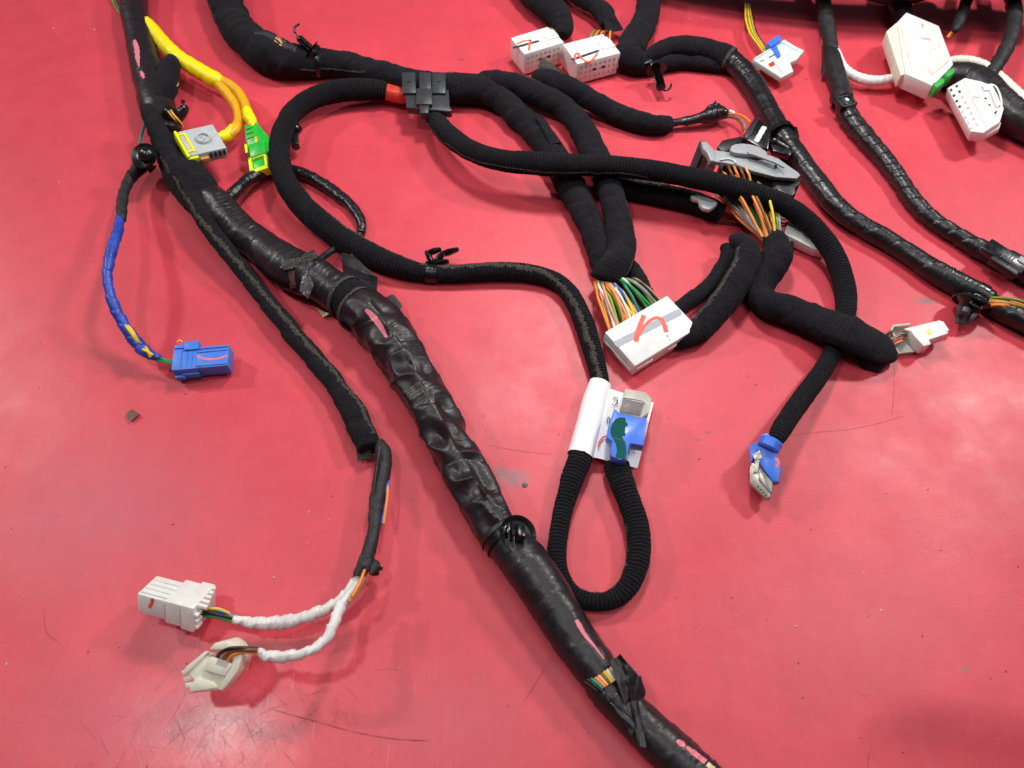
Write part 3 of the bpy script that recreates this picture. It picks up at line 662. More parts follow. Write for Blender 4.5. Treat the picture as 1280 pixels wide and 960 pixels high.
# ================================================================== 4 yellow cable
yc = cable('bright yellow taped cable splitting into two mustard tails', 240, 90, 'yellow_cable')
tube('tape_wrap', [(176, 22, 7, 9), (190, 36, 8, 9), (205, 54, 8.5, 9), (222, 71, 9, 9), (240, 83, 9.5, 8), (257, 93, 9.5, 8), (271, 101, 9.5, 7), (279, 104, 7, 7)], yc, 'yellow', seg=32)
tube('sleeve', [(266, 98, 6.5, 7), (279, 111, 7, 7), (290, 124, 7, 7), (298, 138, 7.2, 7), (299, 152, 7, 7), (293, 163, 7, 8), (284, 170, 6.5, 9)], yc, 'smooth', seg=24)
tube('sleeve', [(272, 99, 5.5, 9), (287, 106, 6, 10), (299, 117, 6.2, 11), (306, 130, 6, 12), (309, 142, 6, 12)], yc, 'smooth', seg=24)
tube('tape_wrap', [(293, 160, 6.5, 8), (286, 168, 7.6, 8), (279, 172, 7.4, 8), (272, 173, 6, 9)], yc, 'yellow', seg=24)
tube('tape_wrap', [(308, 136, 5.5, 12), (311, 145, 7, 12), (315, 152, 6.4, 13), (319, 160, 4.5, 13)], yc, 'yellow', seg=24)

# ================================================================== 5 felt cable across the top, dividing
ft = cable('thick felt-wrapped cable sweeping in from the top and held by the double clip', 400, 75, 'felt_cable')
t_ft = tube('sleeve', [(276, -40, 23, 2), (280, -10, 23, 1), (288, 20, 22.5), (301, 42, 23), (322, 59, 24), (345, 69, 25), (368, 76, 22), (392, 78, 18.5), (415, 79, 16.5), (440, 82, 16), (462, 89, 16), (482, 94, 16), (510, 102, 17), (540, 108, 19), (570, 110, 19.5), (597, 112, 19), (610, 116, 15)], ft, 'felt', seg=48)
seam(t_ft, [82, 85, 80, 60], .0012, .52, .70, fr=.5); seam(t_ft, [62, 68, 75], .0010, .0, .30, fr=.5)
mesh('bare_wires', decal(t_ft, [(344, 48), (350, 52), (354, 56)], 6, .0003), 'w_peach', ft)
mesh('bare_patch', decal(t_ft, [(318, 42, 2), (330, 42, 5), (342, 47, 6), (356, 55, 9), (370, 62, 7)], 6, .00035), 'dgrey', ft)
wire3([hit(t_ft, 345, 49, .0009), hit(t_ft, 349, 52, .0012), hit(t_ft, 353, 56, .0009)], .0007, 'peach', ft)
wire3([at(400, 88, .004), at(410, 91, .003), at(419, 94, .002)], .0005, 'white', ft)
bd = cable('left felt branch running down from the double clip to the struck number four connector', 700, 215, 'felt_cable')
t_bd = tube('sleeve', [(590, 106, 16, 1), (605, 112, 18, 1), (625, 124, 17, 0), (650, 147, 16.5), (670, 168, 17), (688, 190, 18), (703, 214, 18.5), (717, 240, 18.5), (730, 265, 18), (742, 292, 17.5), (750, 318, 17), (756, 340, 15), (765, 352, 13)], bd, 'felt', seg=40)
mesh('tape_end', patch([(668, 143, 21), (678, 144, 22), (702, 178, 20), (688, 180, 20)], bulge=.9, rough=.5, th=.9), 'felt', bd)
be = cable('right felt branch curving down to the coloured wires of the white connector', 750, 190, 'felt_cable')
t_be = tube('sleeve', [(600, 100, 12, 6), (622, 103, 15, 6), (650, 110, 15.5, 5), (678, 121, 15.5, 3), (702, 133, 15.5, 2), (718, 148, 16, 2), (730, 166, 17.5, 2), (740, 186, 17.5, 2), (752, 212, 17.5, 3), (763, 240, 17.5, 4), (770, 265, 17.5, 5), (775, 290, 18, 6), (776, 312, 18.5, 7), (770, 330, 20, 7), (763, 343, 23, 6, .75), (760, 352, 24, 5, .6)], be, 'felt', seg=44)
seam(t_be, [-80, -85, -85], .0012, .60, .97, fr=.7); seam(t_be, [-60, -40, -50], .0014, .05, .22, fr=.8)
cols = ['orange', 'orange', 'pink', 'white', 'brown', 'lime', 'pink', 'tan', 'peach', 'white', 'orange', 'yellow', 'yellow', 'blue', 'peach', 'blue', 'teal', 'green', 'white', 'green', 'olive', 'black', 'grey', 'black', 'grey', 'tan']
wires(be, (743, 352), (783, 349), (763, 416), (826, 376), cols, .88, (10, 14), (12, 12), (-1.5, 1.5), 5, 1.5)
wires(be, (746, 356), (776, 354), (766, 410), (812, 384), ['orange', 'pink', 'brown', 'lime', 'tan', 'yellow', 'blue', 'green', 'black', 'white'], .95, (7, 9), (8, 8), (-1.0, .5), 2, .9)
tube('sleeve_tail', [(786, 330, 10, 0), (794, 345, 12, 0), (803, 360, 11, 0), (815, 378, 9, 0)], be, 'felt', seg=28)

# ================================================================== 6 ribbed cable, clip to the blue plug
rc = cable('ribbed black cable sweeping right from the double clip down to the blue plug', 900, 232, 'ribbed_cable')
t_rc = tube('sleeve', [(533, 132, 9, 3), (543, 148, 12, 5), (558, 166, 13.5, 9), (578, 182, 13.5, 12), (600, 193, 13.5, 15), (630, 201, 14, 17), (665, 204, 15, 18.5), (700, 206, 15, 19), (740, 207, 14, 20), (780, 209, 13.5, 21), (820, 214, 13.5, 21), (860, 221, 13.5, 21), (900, 230, 13.5, 21), (940, 241, 13.5, 20), (975, 254, 13.5, 17), (1005, 273, 13.5, 12), (1030, 299, 13.5, 7), (1047, 328, 13.5, 3), (1056, 360, 13.5, 0), (1057, 390, 13, 0), (1050, 418, 12.5, 0), (1038, 446, 12, 0), (1022, 472, 12.5, 3), (1003, 498, 13, 6), (986, 522, 13, 10), (972, 545, 12, 14), (966, 556, 8, 16)], rc, 'ribbed', seg=44)
seam(t_rc, [88, 88, 90], .0010, .04, .40, fr=.3)
# 7 lower tube
lc = cable('short felt cable running below the ribbed one to the grey bracket', 830, 250, 'felt_cable')
t_lc = tube('sleeve', [(745, 222, 12, 3), (768, 231, 13.5, 2), (800, 238, 14, 0), (835, 245, 14), (868, 253, 14), (892, 262, 13.5), (903, 268, 12)], lc, 'ribbed', seg=36)
seam(t_lc, [-35, -15, -25], .0042, .12, .52, fr=1.2)
wire3([at(895, 276, .003), at(915, 279, .002), at(935, 284, .002), at(948, 296, .003)], .0007, 'black', lc)

# ================================================================== 8 ribbed loop cable
hc = cable('long ribbed cable arching left of centre then down to the paper label', 380, 250, 'ribbed_cable')
tube('red_sleeve', [(512, 121, 8, 4), (500, 119, 9.5, 4), (480, 114, 9.5, 4), (468, 112, 8, 4)], hc, 'smooth', mat='redplug', seg=28)
t_hc = tube('sleeve', [(484, 114, 11, 4), (474, 113, 13, 4), (455, 112, 14, 4), (430, 113, 14.5, 5), (405, 118, 14, 6), (383, 127, 13.5, 7), (366, 141, 13, 8), (356, 158, 13, 9), (350, 178, 13.5, 9), (350, 200, 13.5, 9), (355, 222, 14, 9), (366, 242, 15, 8), (382, 262, 16, 6), (405, 282, 16.5, 4), (430, 300, 16, 2), (460, 317, 15.5), (490, 330, 14.5), (515, 338, 12.5), (538, 342, 11), (565, 342, 11.5), (600, 340, 12), (635, 339, 12), (665, 342, 11.5), (690, 349, 11.5), (708, 362, 12), (720, 381, 12.5), (730, 404, 13), (738, 428, 13), (745, 452, 12.5), (750, 474, 12), (752, 492, 11)], hc, 'ribbed', seg=44)
seam(t_hc, [82, 85, 80, 85], .0018, .02, .22, parent=t_hc.obj, wav=.18, fr=1.4)
seam(t_hc, [-82, -70, -55, -45, -55, -65], .0013, .36, .60, fr=1)
seam(t_hc, [-30, -18, -10, 10, 35, 30, 20, 15], .0034, .61, .985, fr=1.3)
lp = cable('teardrop loop of ribbed cable hanging below the paper label', 800, 660, 'ribbed_cable')
t_lp = tube('sleeve', [(730, 560, 14, 0), (724, 576, 15.5), (715, 600, 15), (706, 630, 13), (699, 662, 12.5), (696, 690, 12.5), (699, 716, 12.5), (711, 738, 12), (730, 750, 12, 0), (752, 752, 12), (774, 745, 13), (789, 727, 14.5), (797, 703, 15), (799, 678, 15.5), (795, 652, 15.5), (786, 626, 15.5), (777, 602, 16, 0), (772, 588, 17, 0, .85), (770, 578, 17, 0, .8)], lp, 'ribbed', seg=44)
seam(t_lp, [-92, -95, -95, -92], .0022, .47, .82, wav=.30, wavp=12, fr=1.3)

# ================================================================== 9 felt cable with open frayed end
oc = cable('felt cable with open frayed upper end leaning on the white connectors', 760, 130, 'felt_cable')
t_oc = tube('sleeve', [(668, 96, 7.6, 9), (680, 98, 12.3, 10), (702, 106, 14.2, 9), (726, 118, 13.8, 6), (752, 132, 13.3, 3), (778, 145, 13.3), (803, 153, 13.3), (824, 156, 12.3), (839, 155, 9.5)], oc, 'felt', seg=40)
seam(t_oc, [-75, -55, -50, -55, -60], .0030, .06, .72, fr=1.3)
mesh('open_flap', patch([(676, 70, 24), (694, 82, 22), (716, 102, 19), (670, 94, 17)], bulge=1.6, rough=1.0, th=1.0, n=14), 'fray', oc)
mesh('open_flap', patch([(671, 92, 17), (697, 84, 21), (718, 103, 18), (700, 108, 16)], bulge=1.2, rough=.9, th=.8, n=12), 'felt', oc)
tube('tape_wrap', [(834, 155, 5, 3), (846, 153, 5, 3), (860, 151, 5.5, 3), (874, 148, 6, 4), (888, 144, 9, 3), (900, 141, 9, 3), (910, 143, 5, 5)], oc, 'shiny', seg=24)
mesh('tape_flap', patch([(880, 137, 9), (894, 126, 13), (902, 132, 12), (890, 146, 10)], bulge=1.6, rough=1.4), 'tape_shiny', oc)
mesh('tape_flap', patch([(893, 127, 13), (906, 132, 12), (909, 146, 8), (892, 148, 9)], bulge=1.6, rough=1.4), 'tape', oc)
wire3([at(906, 143, .008), at(918, 142, .010), at(930, 146, .013), at(938, 153, .015)], .0008, 'orange', oc)
wire3([at(906, 145, .007), at(919, 146, .008), at(928, 151, .010), at(932, 162, .013)], .0008, 'grey', oc)
wire3([at(906, 146, .006), at(918, 148, .007), at(926, 154, .009), at(929, 164, .012)], .0007, 'brown', oc)
wire3([at(908, 141, .008), at(914, 139, .010), at(918, 142, .010)], .0011, 'white', oc)

# ================================================================== 10 arch: felt then taped cable to the right edge
jc = cable('felt cable bending round at top centre beside the two white connectors', 800, 40, 'felt_cable')
tube('sleeve', [(815, -40, 14, 3), (813, -15, 14.5, 2), (810, 5, 15, 1), (806, 25, 16), (798, 43, 17.5), (790, 58, 19), (787, 70, 19), (796, 78, 16), (814, 80, 12), (835, 78, 11), (860, 77, 10), (885, 80, 9.5), (905, 84, 8)], jc, 'felt', seg=40)
tc_ = cable('long black vinyl-taped cable running from the top arch to the right edge', 1090, 290, 'taped_cable')
t_ja = tube('felt_sleeve', [(806, 74, 6, 10), (818, 66, 10, 9), (835, 60, 12.5, 7), (857, 58, 13.5, 6), (880, 61, 14, 4), (900, 67, 14.5, 3), (915, 75, 14.5, 2)], tc_, 'felt', seg=40)
band(t_ja, .975, .003, .0003, 'fray', t_ja.obj, 'frayed_edge')
t_tc = tube('tape_wrap', [(903, 68, 11.2, 3), (914, 75, 12.6, 2), (928, 88, 13.0, 1), (941, 105, 13.5), (953, 126, 13.5), (964, 147, 13.5), (976, 168, 14.0), (992, 190, 13.5), (1010, 214, 13.0), (1030, 240, 13.0), (1052, 265, 13.0), (1078, 283, 12.6), (1105, 298, 12.6), (1135, 317, 13.0), (1165, 337, 13.5), (1195, 354, 14.0), (1222, 366, 13.0), (1240, 376, 12.1)], tc_, 'flatwrap', mat='tape_shiny', seg=48)
tube('tape_wrap', [(1232, 378, 12, 0), (1250, 386, 13.5), (1275, 398, 14.5), (1310, 415, 15), (1350, 435, 15)], tc_, 'shiny', mat='tape_shiny', seg=40)
wires(tc_, (1238, 372), (1234, 383), (1300, 390), (1262, 388), ['olive', 'yellow', 'peach', 'grey', 'orange', 'orange'], .95, (13, 8), (11, 9), (0, .5), 3)
mesh('tape_flap', patch([(1228, 355, 9), (1240, 362, 8), (1250, 371, 7), (1226, 368, 12)], bulge=.5, rough=.4), 'tape_purple', tc_)
for a in [[(1058, 236, 2), (1064, 240, 4), (1072, 248, 5)], [(1074, 250, 3), (1080, 256, 5), (1086, 260, 3)], [(1086, 262, 3), (1094, 268, 4), (1100, 273, 3)]]:
    mesh('paint_mark', decal(t_tc, a, 3), 'pink_mark', tc_)

# ================================================================== 11 right hand cables
kc = cable('spiral-taped black cable running from upper right down to the right edge', 1120, 215, 'spiral_cable')
tube('braided_wrap', [(1020, -40, 9, 8), (1026, -15, 9, 8), (1030, 8, 9, 8), (1034, 32, 9, 7), (1038, 55, 8.5, 6), (1040, 66, 8, 6)], kc, 'spiral', seg=30)
tube('smooth_tube', [(1035, 58, 8, 4), (1039, 72, 11, 3), (1044, 90, 11.5, 2), (1050, 108, 11.5, 1), (1055, 122, 11, 1), (1058, 132, 9, 1)], kc, 'smooth', mat='blackm', seg=32)
tube('tape_wrap', [(1052, 128, 8.1, 2), (1058, 140, 11.2, 1), (1070, 158, 11.7, 0), (1087, 178, 11.2), (1105, 199, 10.8), (1122, 221, 10.3), (1138, 245, 10.3), (1155, 265, 10.3), (1176, 282, 10.3), (1200, 297, 10.8), (1222, 310, 11.7), (1245, 320, 13.5), (1270, 332, 14.4), (1300, 348, 15.3), (1330, 366, 15.3)], kc, 'spiral', mat='tape_shiny', seg=44)
mesh('tape_flap', patch([(1027, 78, 8), (1038, 70, 12), (1037, 90, 10), (1026, 94, 5)], bulge=1.6, rough=.8), 'tape_dull', kc)
wc = cable('thin greyish white cable passing under the big white connector', 1090, 98, 'white_cable')
tube('tape_wrap', [(1043, 56, 4, 9), (1047, 70, 5.5, 8), (1055, 86, 6, 6), (1070, 96, 6, 5), (1090, 101, 6.2, 5), (1110, 99, 5.5, 6), (1128, 93, 5, 8), (1145, 86, 5, 8)], wc, 'cream', mat='white_tape', seg=24)
tube('tape_wrap', [(1180, 78, 5, 12), (1197, 76, 6.5, 14), (1217, 78, 6.5, 14), (1236, 86, 6.5, 13), (1252, 99, 6.5, 12), (1268, 114, 7, 11), (1285, 130, 7, 10), (1310, 152, 7, 9)], wc, 'cream', seg=24)
bk = cable('thick glossy black cable behind the two white connectors at right', 1250, 140, 'thick_cable')
tube('tape_wrap', [(1175, 92, 12, 0), (1190, 95, 17, 0), (1208, 98, 19), (1228, 110, 21), (1247, 130, 21), (1268, 146, 21), (1295, 158, 22), (1340, 175, 22)], bk, 'smoothtape', mat='tape', seg=48)
bt = cable('black taped bundle entering at the top edge into the big white connector', 1125, 15, 'thick_cable')
tube('tape_wrap', [(1070, -30, 12, 20), (1088, -14, 11, 18), (1108, -7, 11, 16), (1135, -6, 11, 14), (1160, -12, 10, 12), (1190, -22, 9, 12)], bt, 'tape', seg=36)
tube('tape_wrap', [(1118, -22, 14, 4), (1121, -4, 15, 3), (1125, 12, 14, 3), (1131, 26, 12, 4), (1139, 40, 10, 4)], bt, 'tape', seg=36)
mc = cable('short black twist-taped cable with orange wire tip near the top right', 1205, 15, 'twisted_cable')
tube('tape_wrap', [(1217, -35, 6, 14), (1211, -8, 6.5, 14), (1206, 8, 6.5, 15), (1200, 24, 6.5, 15), (1195, 36, 5.5, 15), (1193, 40, 4, 15)], mc, 'spiral', seg=24)
wires(mc, (1192, 38), (1196, 39), (1184, 46), (1186, 48), ['orange', 'orange', 'brown'], .7, (17, 17), (14, 14))
nc = cable('black twist-taped cable curving down to the small white connector at right', 1265, 40, 'twisted_cable')
tube('tape_wrap', [(1252, -50, 8, 14), (1260, -20, 8.5, 15), (1266, 2, 8.5, 16), (1268, 25, 8.5, 17), (1263, 48, 8.5, 17), (1254, 68, 8.5, 16), (1244, 84, 8.5, 14), (1236, 98, 7.5, 12)], nc, 'spiral', seg=30)

# ================================================================== 12 top centre felt cables
o1 = cable('felt cable entering at the top above the left white box connector', 690, 15, 'felt_cable')
tube('sleeve', [(640, -45, 17, 2), (655, -22, 18, 2), (670, -4, 18, 2), (688, 10, 18, 2), (700, 23, 16, 3), (705, 36, 13, 3), (702, 46, 9, 3)], o1, 'felt', seg=36)
wires(o1, (690, 36), (698, 42), (684, 44), (692, 52), ['olive', 'peach', 'orange', 'tan', 'green'], .9, (12, 10), (13, 13), (-1, 0), 2)
o2 = cable('felt cable with winged tape end above the right white box connector', 745, 10, 'felt_cable')
tube('sleeve', [(690, -40, 12, 4), (710, -16, 12.5, 4), (730, -2, 12.5, 4), (746, 8, 12, 4), (757, 20, 12, 4), (760, 32, 10, 4)], o2, 'felt', seg=32)
mesh('tape_flap', patch([(752, 2, 20), (762, 8, 20), (779, 36, 8), (757, 42, 12)], bulge=1.5, rough=1.0, th=.9, n=14), 'felt', o2)
wires(o2, (745, 38), (764, 40), (736, 50), (762, 50), ['olive', 'tan', 'orange', 'brown', 'orange'], .9, (14, 12), (15, 15), (-.5, 0), 2)
ic = cable('bundle of thin yellow and brown wires dropping to the grey connector at top', 938, 30, 'wire_cable')
for i, c in enumerate(['yellow', 'brown', 'yellow', 'olive', 'tan', 'black']):
    o = rnd.uniform(-1.5, 1.5)
    wire3([at(930+i*1.6, -25, .008), at(932+i*1.2, 5, .009), at(933+i*1.6+o*.5, 25, .010), at(938+i*1.6, 42, .010), at(948+i*1.4, 56, .010), at(955+i*1.2, 66, .010)], .00085, c, ic)
tube('tape_end', [(934, -25, 4, 8), (935, -10, 4.5, 8), (935, 1, 4, 8)], ic, 'smooth', mat='blue_tape', seg=16)

# ================================================================== 13 felt loops at centre right
q1 = cable('felt cable folded into a loop with pale frayed seam right of the number four connector', 920, 330, 'felt_cable')
t_q1 = tube('sleeve', [(836, 428, 9, 0), (850, 424, 13, 0), (870, 414, 16, 0), (890, 396, 18, 1), (908, 372, 19, 3), (924, 348, 19, 5), (933, 327, 18.5, 6), (933, 312, 17, 7), (923, 304, 14, 8), (913, 307, 10, 8)], q1, 'felt', seg=44)
seam(t_q1, [-70, -50, -48, -48, -52, -58], .0034, .12, .86, fr=1.3)
tube('sleeve', [(906, 306, 7, 8), (910, 318, 10, 5), (901, 338, 10, 2), (886, 357, 10, 0), (868, 372, 10, 0), (848, 386, 10, 0), (838, 394, 8, 0)], q1, 'felt', seg=28)
r1 = cable('broad felt-wrapped bundle ending in a blunt flap beside the small white plug', 1040, 405, 'felt_cable')
t_r1 = tube('sleeve', [(968, 297, 13, 6), (970, 305, 17, 6), (972, 320, 20, 4), (964, 338, 19, 2), (952, 354, 17, 1), (950, 370, 17, 1), (962, 381, 19, 1), (985, 387, 21, 2, .85), (1010, 396, 23, 3, .75), (1035, 406, 26, 7, .62), (1060, 416, 27, 10, .54), (1082, 426, 27, 7, .50), (1100, 434, 25, 3, .5), (1112, 440, 18, 1, .5), (1117, 442, 9, 1, .5)], r1, 'felt', seg=52)
seam(t_r1, [75, 95, 120], .0012, .10, .17, fr=.4)
seam(t_r1, [-60, 0, 60], .0009, .115, .13, fr=.6)
mesh('flap_corner', patch([(1060, 436, 9), (1121, 437, 10), (1101, 465, 2), (1082, 461, 2)], bulge=2.6, rough=.6, th=1.5, n=12), 'felt', r1)

# ================================================================== 14 thin shiny cable behind the arch
thn = cable('thin crinkled shiny black cable curving behind the ribbed arch', 400, 235, 'thin_cable')
tube('tape_wrap', [(284, 250, 7, 8), (294, 240, 8, 8), (308, 226, 7.5, 6), (325, 217, 7, 4), (345, 213, 7, 1), (362, 213, 7.5), (380, 218, 7.5), (400, 228, 7.5), (420, 241, 7), (436, 254, 7), (446, 267, 6.5), (452, 280, 6), (452, 292, 5)], thn, 'shiny', seg=28)
tube('sleeve', [(452, 284, 4.5, 0), (447, 298, 4.5, 0), (435, 307, 4.5, 2), (420, 311, 4.5, 5), (408, 318, 4.5, 8), (398, 328, 4.5, 12), (392, 338, 4, 13)], thn, 'smooth', mat='blackm', seg=20)
# ================================================================== connectors
ORGC = lambda px, py: at(px, py)
# ---- white connector with the orange four
c = con('white connector with orange hand-drawn four across a grey stripe', 810, 415, 'white_connector')
f = Fr((756, 415, 15), (834, 369, 15), (787, 462, 13))
L, W = f.L, f.W
mesh('housing', f.box(0, L, 0, W, -11, 0), 'white', c, .0007)
mesh('lower_cover', join([f.box(.8, L-.8, -.6, W-.8, -12.5, -11.4), f.box(-.4, 1.2, 2, W-2, -9, -7)]), 'white', c, .0004)
mesh('stripe', f.stroke([(769, 431), (851, 389)], 4.6, .07), 'grey_ink', c, smooth=False)
mesh('marker_number', join([f.stroke([(805, 394), (801, 404), (797, 415), (795, 427)], 2.9, .16), f.stroke([(796, 422), (803, 411), (812, 401), (820, 397), (826, 398)], 2.1, .2), f.stroke([(826, 397), (830, 405), (833, 415)], 2.7, .24), f.stroke([(834, 419), (835, 421)], 1.2, .2), f.stroke([(837, 424), (837.5, 425.5)], 1.0, .2)]), 'orange_mark', c, smooth=False)
for k in range(2): mesh('latch_rib', f.box(L*.05+L*.5*k, L*.3+L*.5*k, W-.2, W+.5, -7, -5), 'white', c, .0002)
mesh('edge_slot', f.box(-.5, .05, W*.20, W*.42, -8.5, -7.6), 'cavity', c, .0001)

# ---- two white box connectors at the top
def boxcon(lab, a, b, d, dep, mark, bar, seed):
    c = con(lab, *a[:2], 'box_connector'); f = Fr(a, b, d); L, W = f.L, f.W
    mesh('housing', join([f.box(0, L, 0, W, -dep, 0)]), 'white', c, .0008)
    mesh('side_lever', join([f.box(L-.2, L+2.2, W*.1, W*.95, -dep*.8, -1.2), f.box(L*.72, L+1.2, W*.3, W*.7, -.2, .9)]), 'white', c, .0005)
    for i in range(8):           # pin cavities in rows on the near face
        for j in range(3):
            x = L*(.10+.8*i/7.); z = -dep*(.24+.26*j)
            mesh('pin_cavity', f.box(x-.95, x+.95, W-.05, W+.06, z-1.1, z+1.1), 'pins', c, smooth=False)
    mesh('lock_window', f.box(L*.38, L*.48, W-.02, W+.14, -dep*.52, -dep*.42), 'cavity', c, smooth=False)
    mesh('lock_window', f.box(L*.60, L*.70, W-.02, W+.14, -dep*.52, -dep*.42), 'cavity', c, smooth=False)
    mesh('slot', f.stroke(bar, 2.6, .08), 'cavity', c, smooth=False)
    for m in mark: mesh('marker_stroke', f.stroke(m, 1.7, .2), 'orange_mark', c, smooth=False)
    for i in range(3): mesh('face_rib', f.box(L*.08, L*.66, W*(.08+.08*i), W*(.08+.08*i)+.35, -.1, .25), 'white', c, .0001)
    return c
boxcon('left white box connector under the felt cable, marked with an orange seven', (638, 47, 20), (685, 33, 20), (625, 77, 20), 18, [[(646, 55), (655, 51), (664, 50)], [(663, 50), (662, 57), (661, 63)]], [(641, 60), (674, 51)], 1)
boxcon('right white box connector beside the felt bend, marked with an orange scrawl', (703, 55, 20), (754, 42, 20), (710, 83, 20), 18, [[(719, 75), (719, 68), (722, 66)], [(722, 66), (727, 73), (735, 77), (742, 73), (747, 66)]], [(714, 75), (749, 63)], 2)

# ---- blue connector at left
c = con('blue rectangular plug lying at the end of the blue cable', 250, 452, 'blue_connector')
f = Fr((217, 436, 13), (286, 430, 13), (218, 462, 12)); L, W = f.L, f.W
mesh('housing', join([f.box(L*.36, L, 0, W, -10, -.4), f.box(0, L*.44, -.6, W+.4, -11.5, 0)]), 'blue', c, .0005)
mesh('latch', join([f.box(L*.20, L*.46, -3.6, 2.2, -3.5, 1.3), f.box(L*.02, L*.24, -2.0, 0.4, -3.2, .8), f.box(L*.12, L*.22, -3.0, -1.8, -3, .2)]), 'blue', c, .0004)
mesh('guide_rail', join([f.box(L*.42, L*.99, .8, 1.7, -.5, .25), f.box(L*.42, L*.99, 3.4, 4.0, -.5, .15), f.box(L*.44, L*.99, W-1.6, W-.9, -.5, .2)]), 'blue', c, .0002)
mesh('side_latch', join([f.box(L*.14, L*.46, W+.2, W+1.6, -8, -4), f.box(L*.02, L*.2, W+.2, W+2.4, -9, -5.2)]), 'blue', c, .0003)
mesh('cover_seam', join([f.box(L*.16, L*.17, 1, W-1, -.05, .06), f.box(L*.27, L*.28, 1, W-1, -.05, .06), f.box(L*.36, L*.365, 1, W-1, -.05, .06)]), 'blue_tape', c, smooth=False)
mesh('marker_stroke', f.stroke([(245, 444), (254, 448), (266, 449), (277, 447), (284, 444)], 1.3, -.3), 'pink_mark', c, smooth=False)
mesh('wire_end', f.stroke([(221, 428), (224, 425), (228, 427)], .6, .6), 'w_yellow', c, smooth=False)

# ---- big milky white connector lower left
c = con('milky white ribbed connector with one red dash, lower left', 215, 758, 'white_connector')
f = Fr((171, 742, 23), (227, 757, 23), (170, 765, 14)); L, W = f.L, f.W
mesh('housing', f.box(0, L*.72, 0, W, -15, 0), 'milky', c, .0008)
mesh('rear_block', join([f.box(L*.64, L*1.02, -.9, W+.8, -16.4, .9), f.box(L*1.0, L*1.30, -1.5, W+1.5, -17.4, 1.5)]), 'milky', c, .0006)
for i in range(4): mesh('top_rib', f.box(L*.06, L*.64, -.7, .2, -2.6-3.2*i, -1.4-3.2*i), 'milky', c, .0002)
for i in range(5): mesh('comb_tooth', f.box(L*1.28, L*(1.50-.04*i), -1.2, .6+1.2*(i % 2), -3.5-3.2*i, -1.6-3.2*i), 'milky', c, .0002)
for i in range(3): mesh('comb_tooth', f.box(L*1.28, L*1.38, W*(.2+.3*i), W*(.2+.3*i)+1.6, -3, 1.2), 'milky', c, .0002)
mesh('side_latch', join([f.box(L*.72, L*1.12, W+.6, W+2.2, -9, -2), f.box(L*1.1, L*1.24, W+1, W+3.2, -12, 0)]), 'milky', c, .0003)
mesh('panel_line', join([f.box(L*.64, L*.65, 1, W-1, -.02, .95), f.box(L*1.0, L*1.01, 1, W-1, 0, 1.55)]), 'pins', c)
mesh('wire_cavity', f.box(L*1.29, L*1.31, 1.6, W-1.6, -12, -4), 'pins', c)
mesh('marker_stroke', f.stroke([(191, 748), (189.5, 754), (186.5, 760)], 1.7, .12), 'orange_mark', c, smooth=False)

# ---- small ivory connector lower left
c = con('small ivory plug with orange and black wires, lowest connector at left', 260, 840, 'ivory_connector')
f = Fr((231, 836, 23), (284, 808, 28), (247, 864, 20)); L, W = f.L, f.W
mesh('housing', f.pxprism([(229, 837), (252, 818), (271, 822), (289, 832), (281, 847), (273, 863), (234, 867), (243, 852)], -9, -.6), 'ivory', c, .0009)
mesh('raised_block', f.pxprism([(262, 821), (290, 830), (281, 846), (253, 838)], -2, 1.6), 'ivory', c, .0006)
mesh('side_wing', f.pxprism([(229, 838), (233, 833), (256, 814), (260, 816), (240, 836), (232, 843)], -3, .2), 'ivory', c, .0005)
mesh('latch_arm', f.pxprism([(246, 846), (268, 852), (272, 860), (238, 866), (236, 858)], -3, .3), 'ivory', c, .0006)
mesh('groove', f.pxprism([(240, 842), (253, 846), (250, 849), (238, 846)], -1.4, -.9), 'pins', c)
mesh('back_plate', f.pxprism([(260, 812), (268, 804), (284, 800), (294, 806), (303, 820), (298, 838), (278, 864), (271, 862), (287, 836), (291, 824), (279, 813)], -10, 1.8), 'ivory', c, .0008)
mesh('wire_cavity', f.pxprism([(272, 824), (286, 828), (283, 834), (270, 830)], 1.4, 1.75), 'pins', c)
for i in range(3): mesh('prong', f.pxprism([(226+i*2, 839+i*8), (236+i*2, 836+i*8), (238+i*2, 841+i*8), (229+i*2, 845+i*8)], -6, -1.6), 'ivory', c, .0004)

# ---- grey and yellow airbag plug
c = con('pale grey square plug with round socket and neon yellow latch', 248, 176, 'grey_connector')
f = Fr((219, 165, 31), (265, 155, 27), (231, 199, 29)); L, W = f.L, f.W
mesh('housing', join([f.box(2, L*1.02, 0, W*.93, -9, 0)]), 'lgrey', c, .0008)
mesh('rounded_end', f.box(-.2, 4.5, 1.2, W*.9, -8, -.3), 'lgrey', c, .0018, seg=4)
p = f.p(L*.58, W*.46, -.1); mesh('round_socket', lathe(p, p+f.Z*.01, [(0, 5.6), (1.2, 5.3), (2.0, 4.6), (2.0, 3.7), (.4, 3.5), (.4, .01)]), 'lgrey', c, sharp=30)
for dx, dy in ((-.8, -1.3), (.7, .6), (-.5, 1.6)): 
    p = f.p(L*.58+dx, W*.46+dy, .4); mesh('contact_hole', lathe(p, p+f.Z*.01, [(-.1, .5), (.08, .45)], 10), 'cavity', c)
mesh('yellow_latch', join([f.box(-1.2, .7, 0, W*.98, -6, 1.0), f.box(.2, 5.6, 3.6, 5.0, -2, 1.0), f.box(.2, 5.6, W-6.2, W-4.8, -2, 1.0), f.box(4.2, 5.8, 3.7, W-4.9, -2, .9)]), 'yellow', c, .0004)
mesh('yellow_latch', join([f.box(-.8, 6.5, -.5, .5, -6, -1), f.box(-.8, 6, W*.93, W*1.0, -6, -1)]), 'yellow', c, .0003)
mesh('latch_window', f.box(1.0, 4.1, 5.1, W-6.3, -1, .35), 'pins', c)
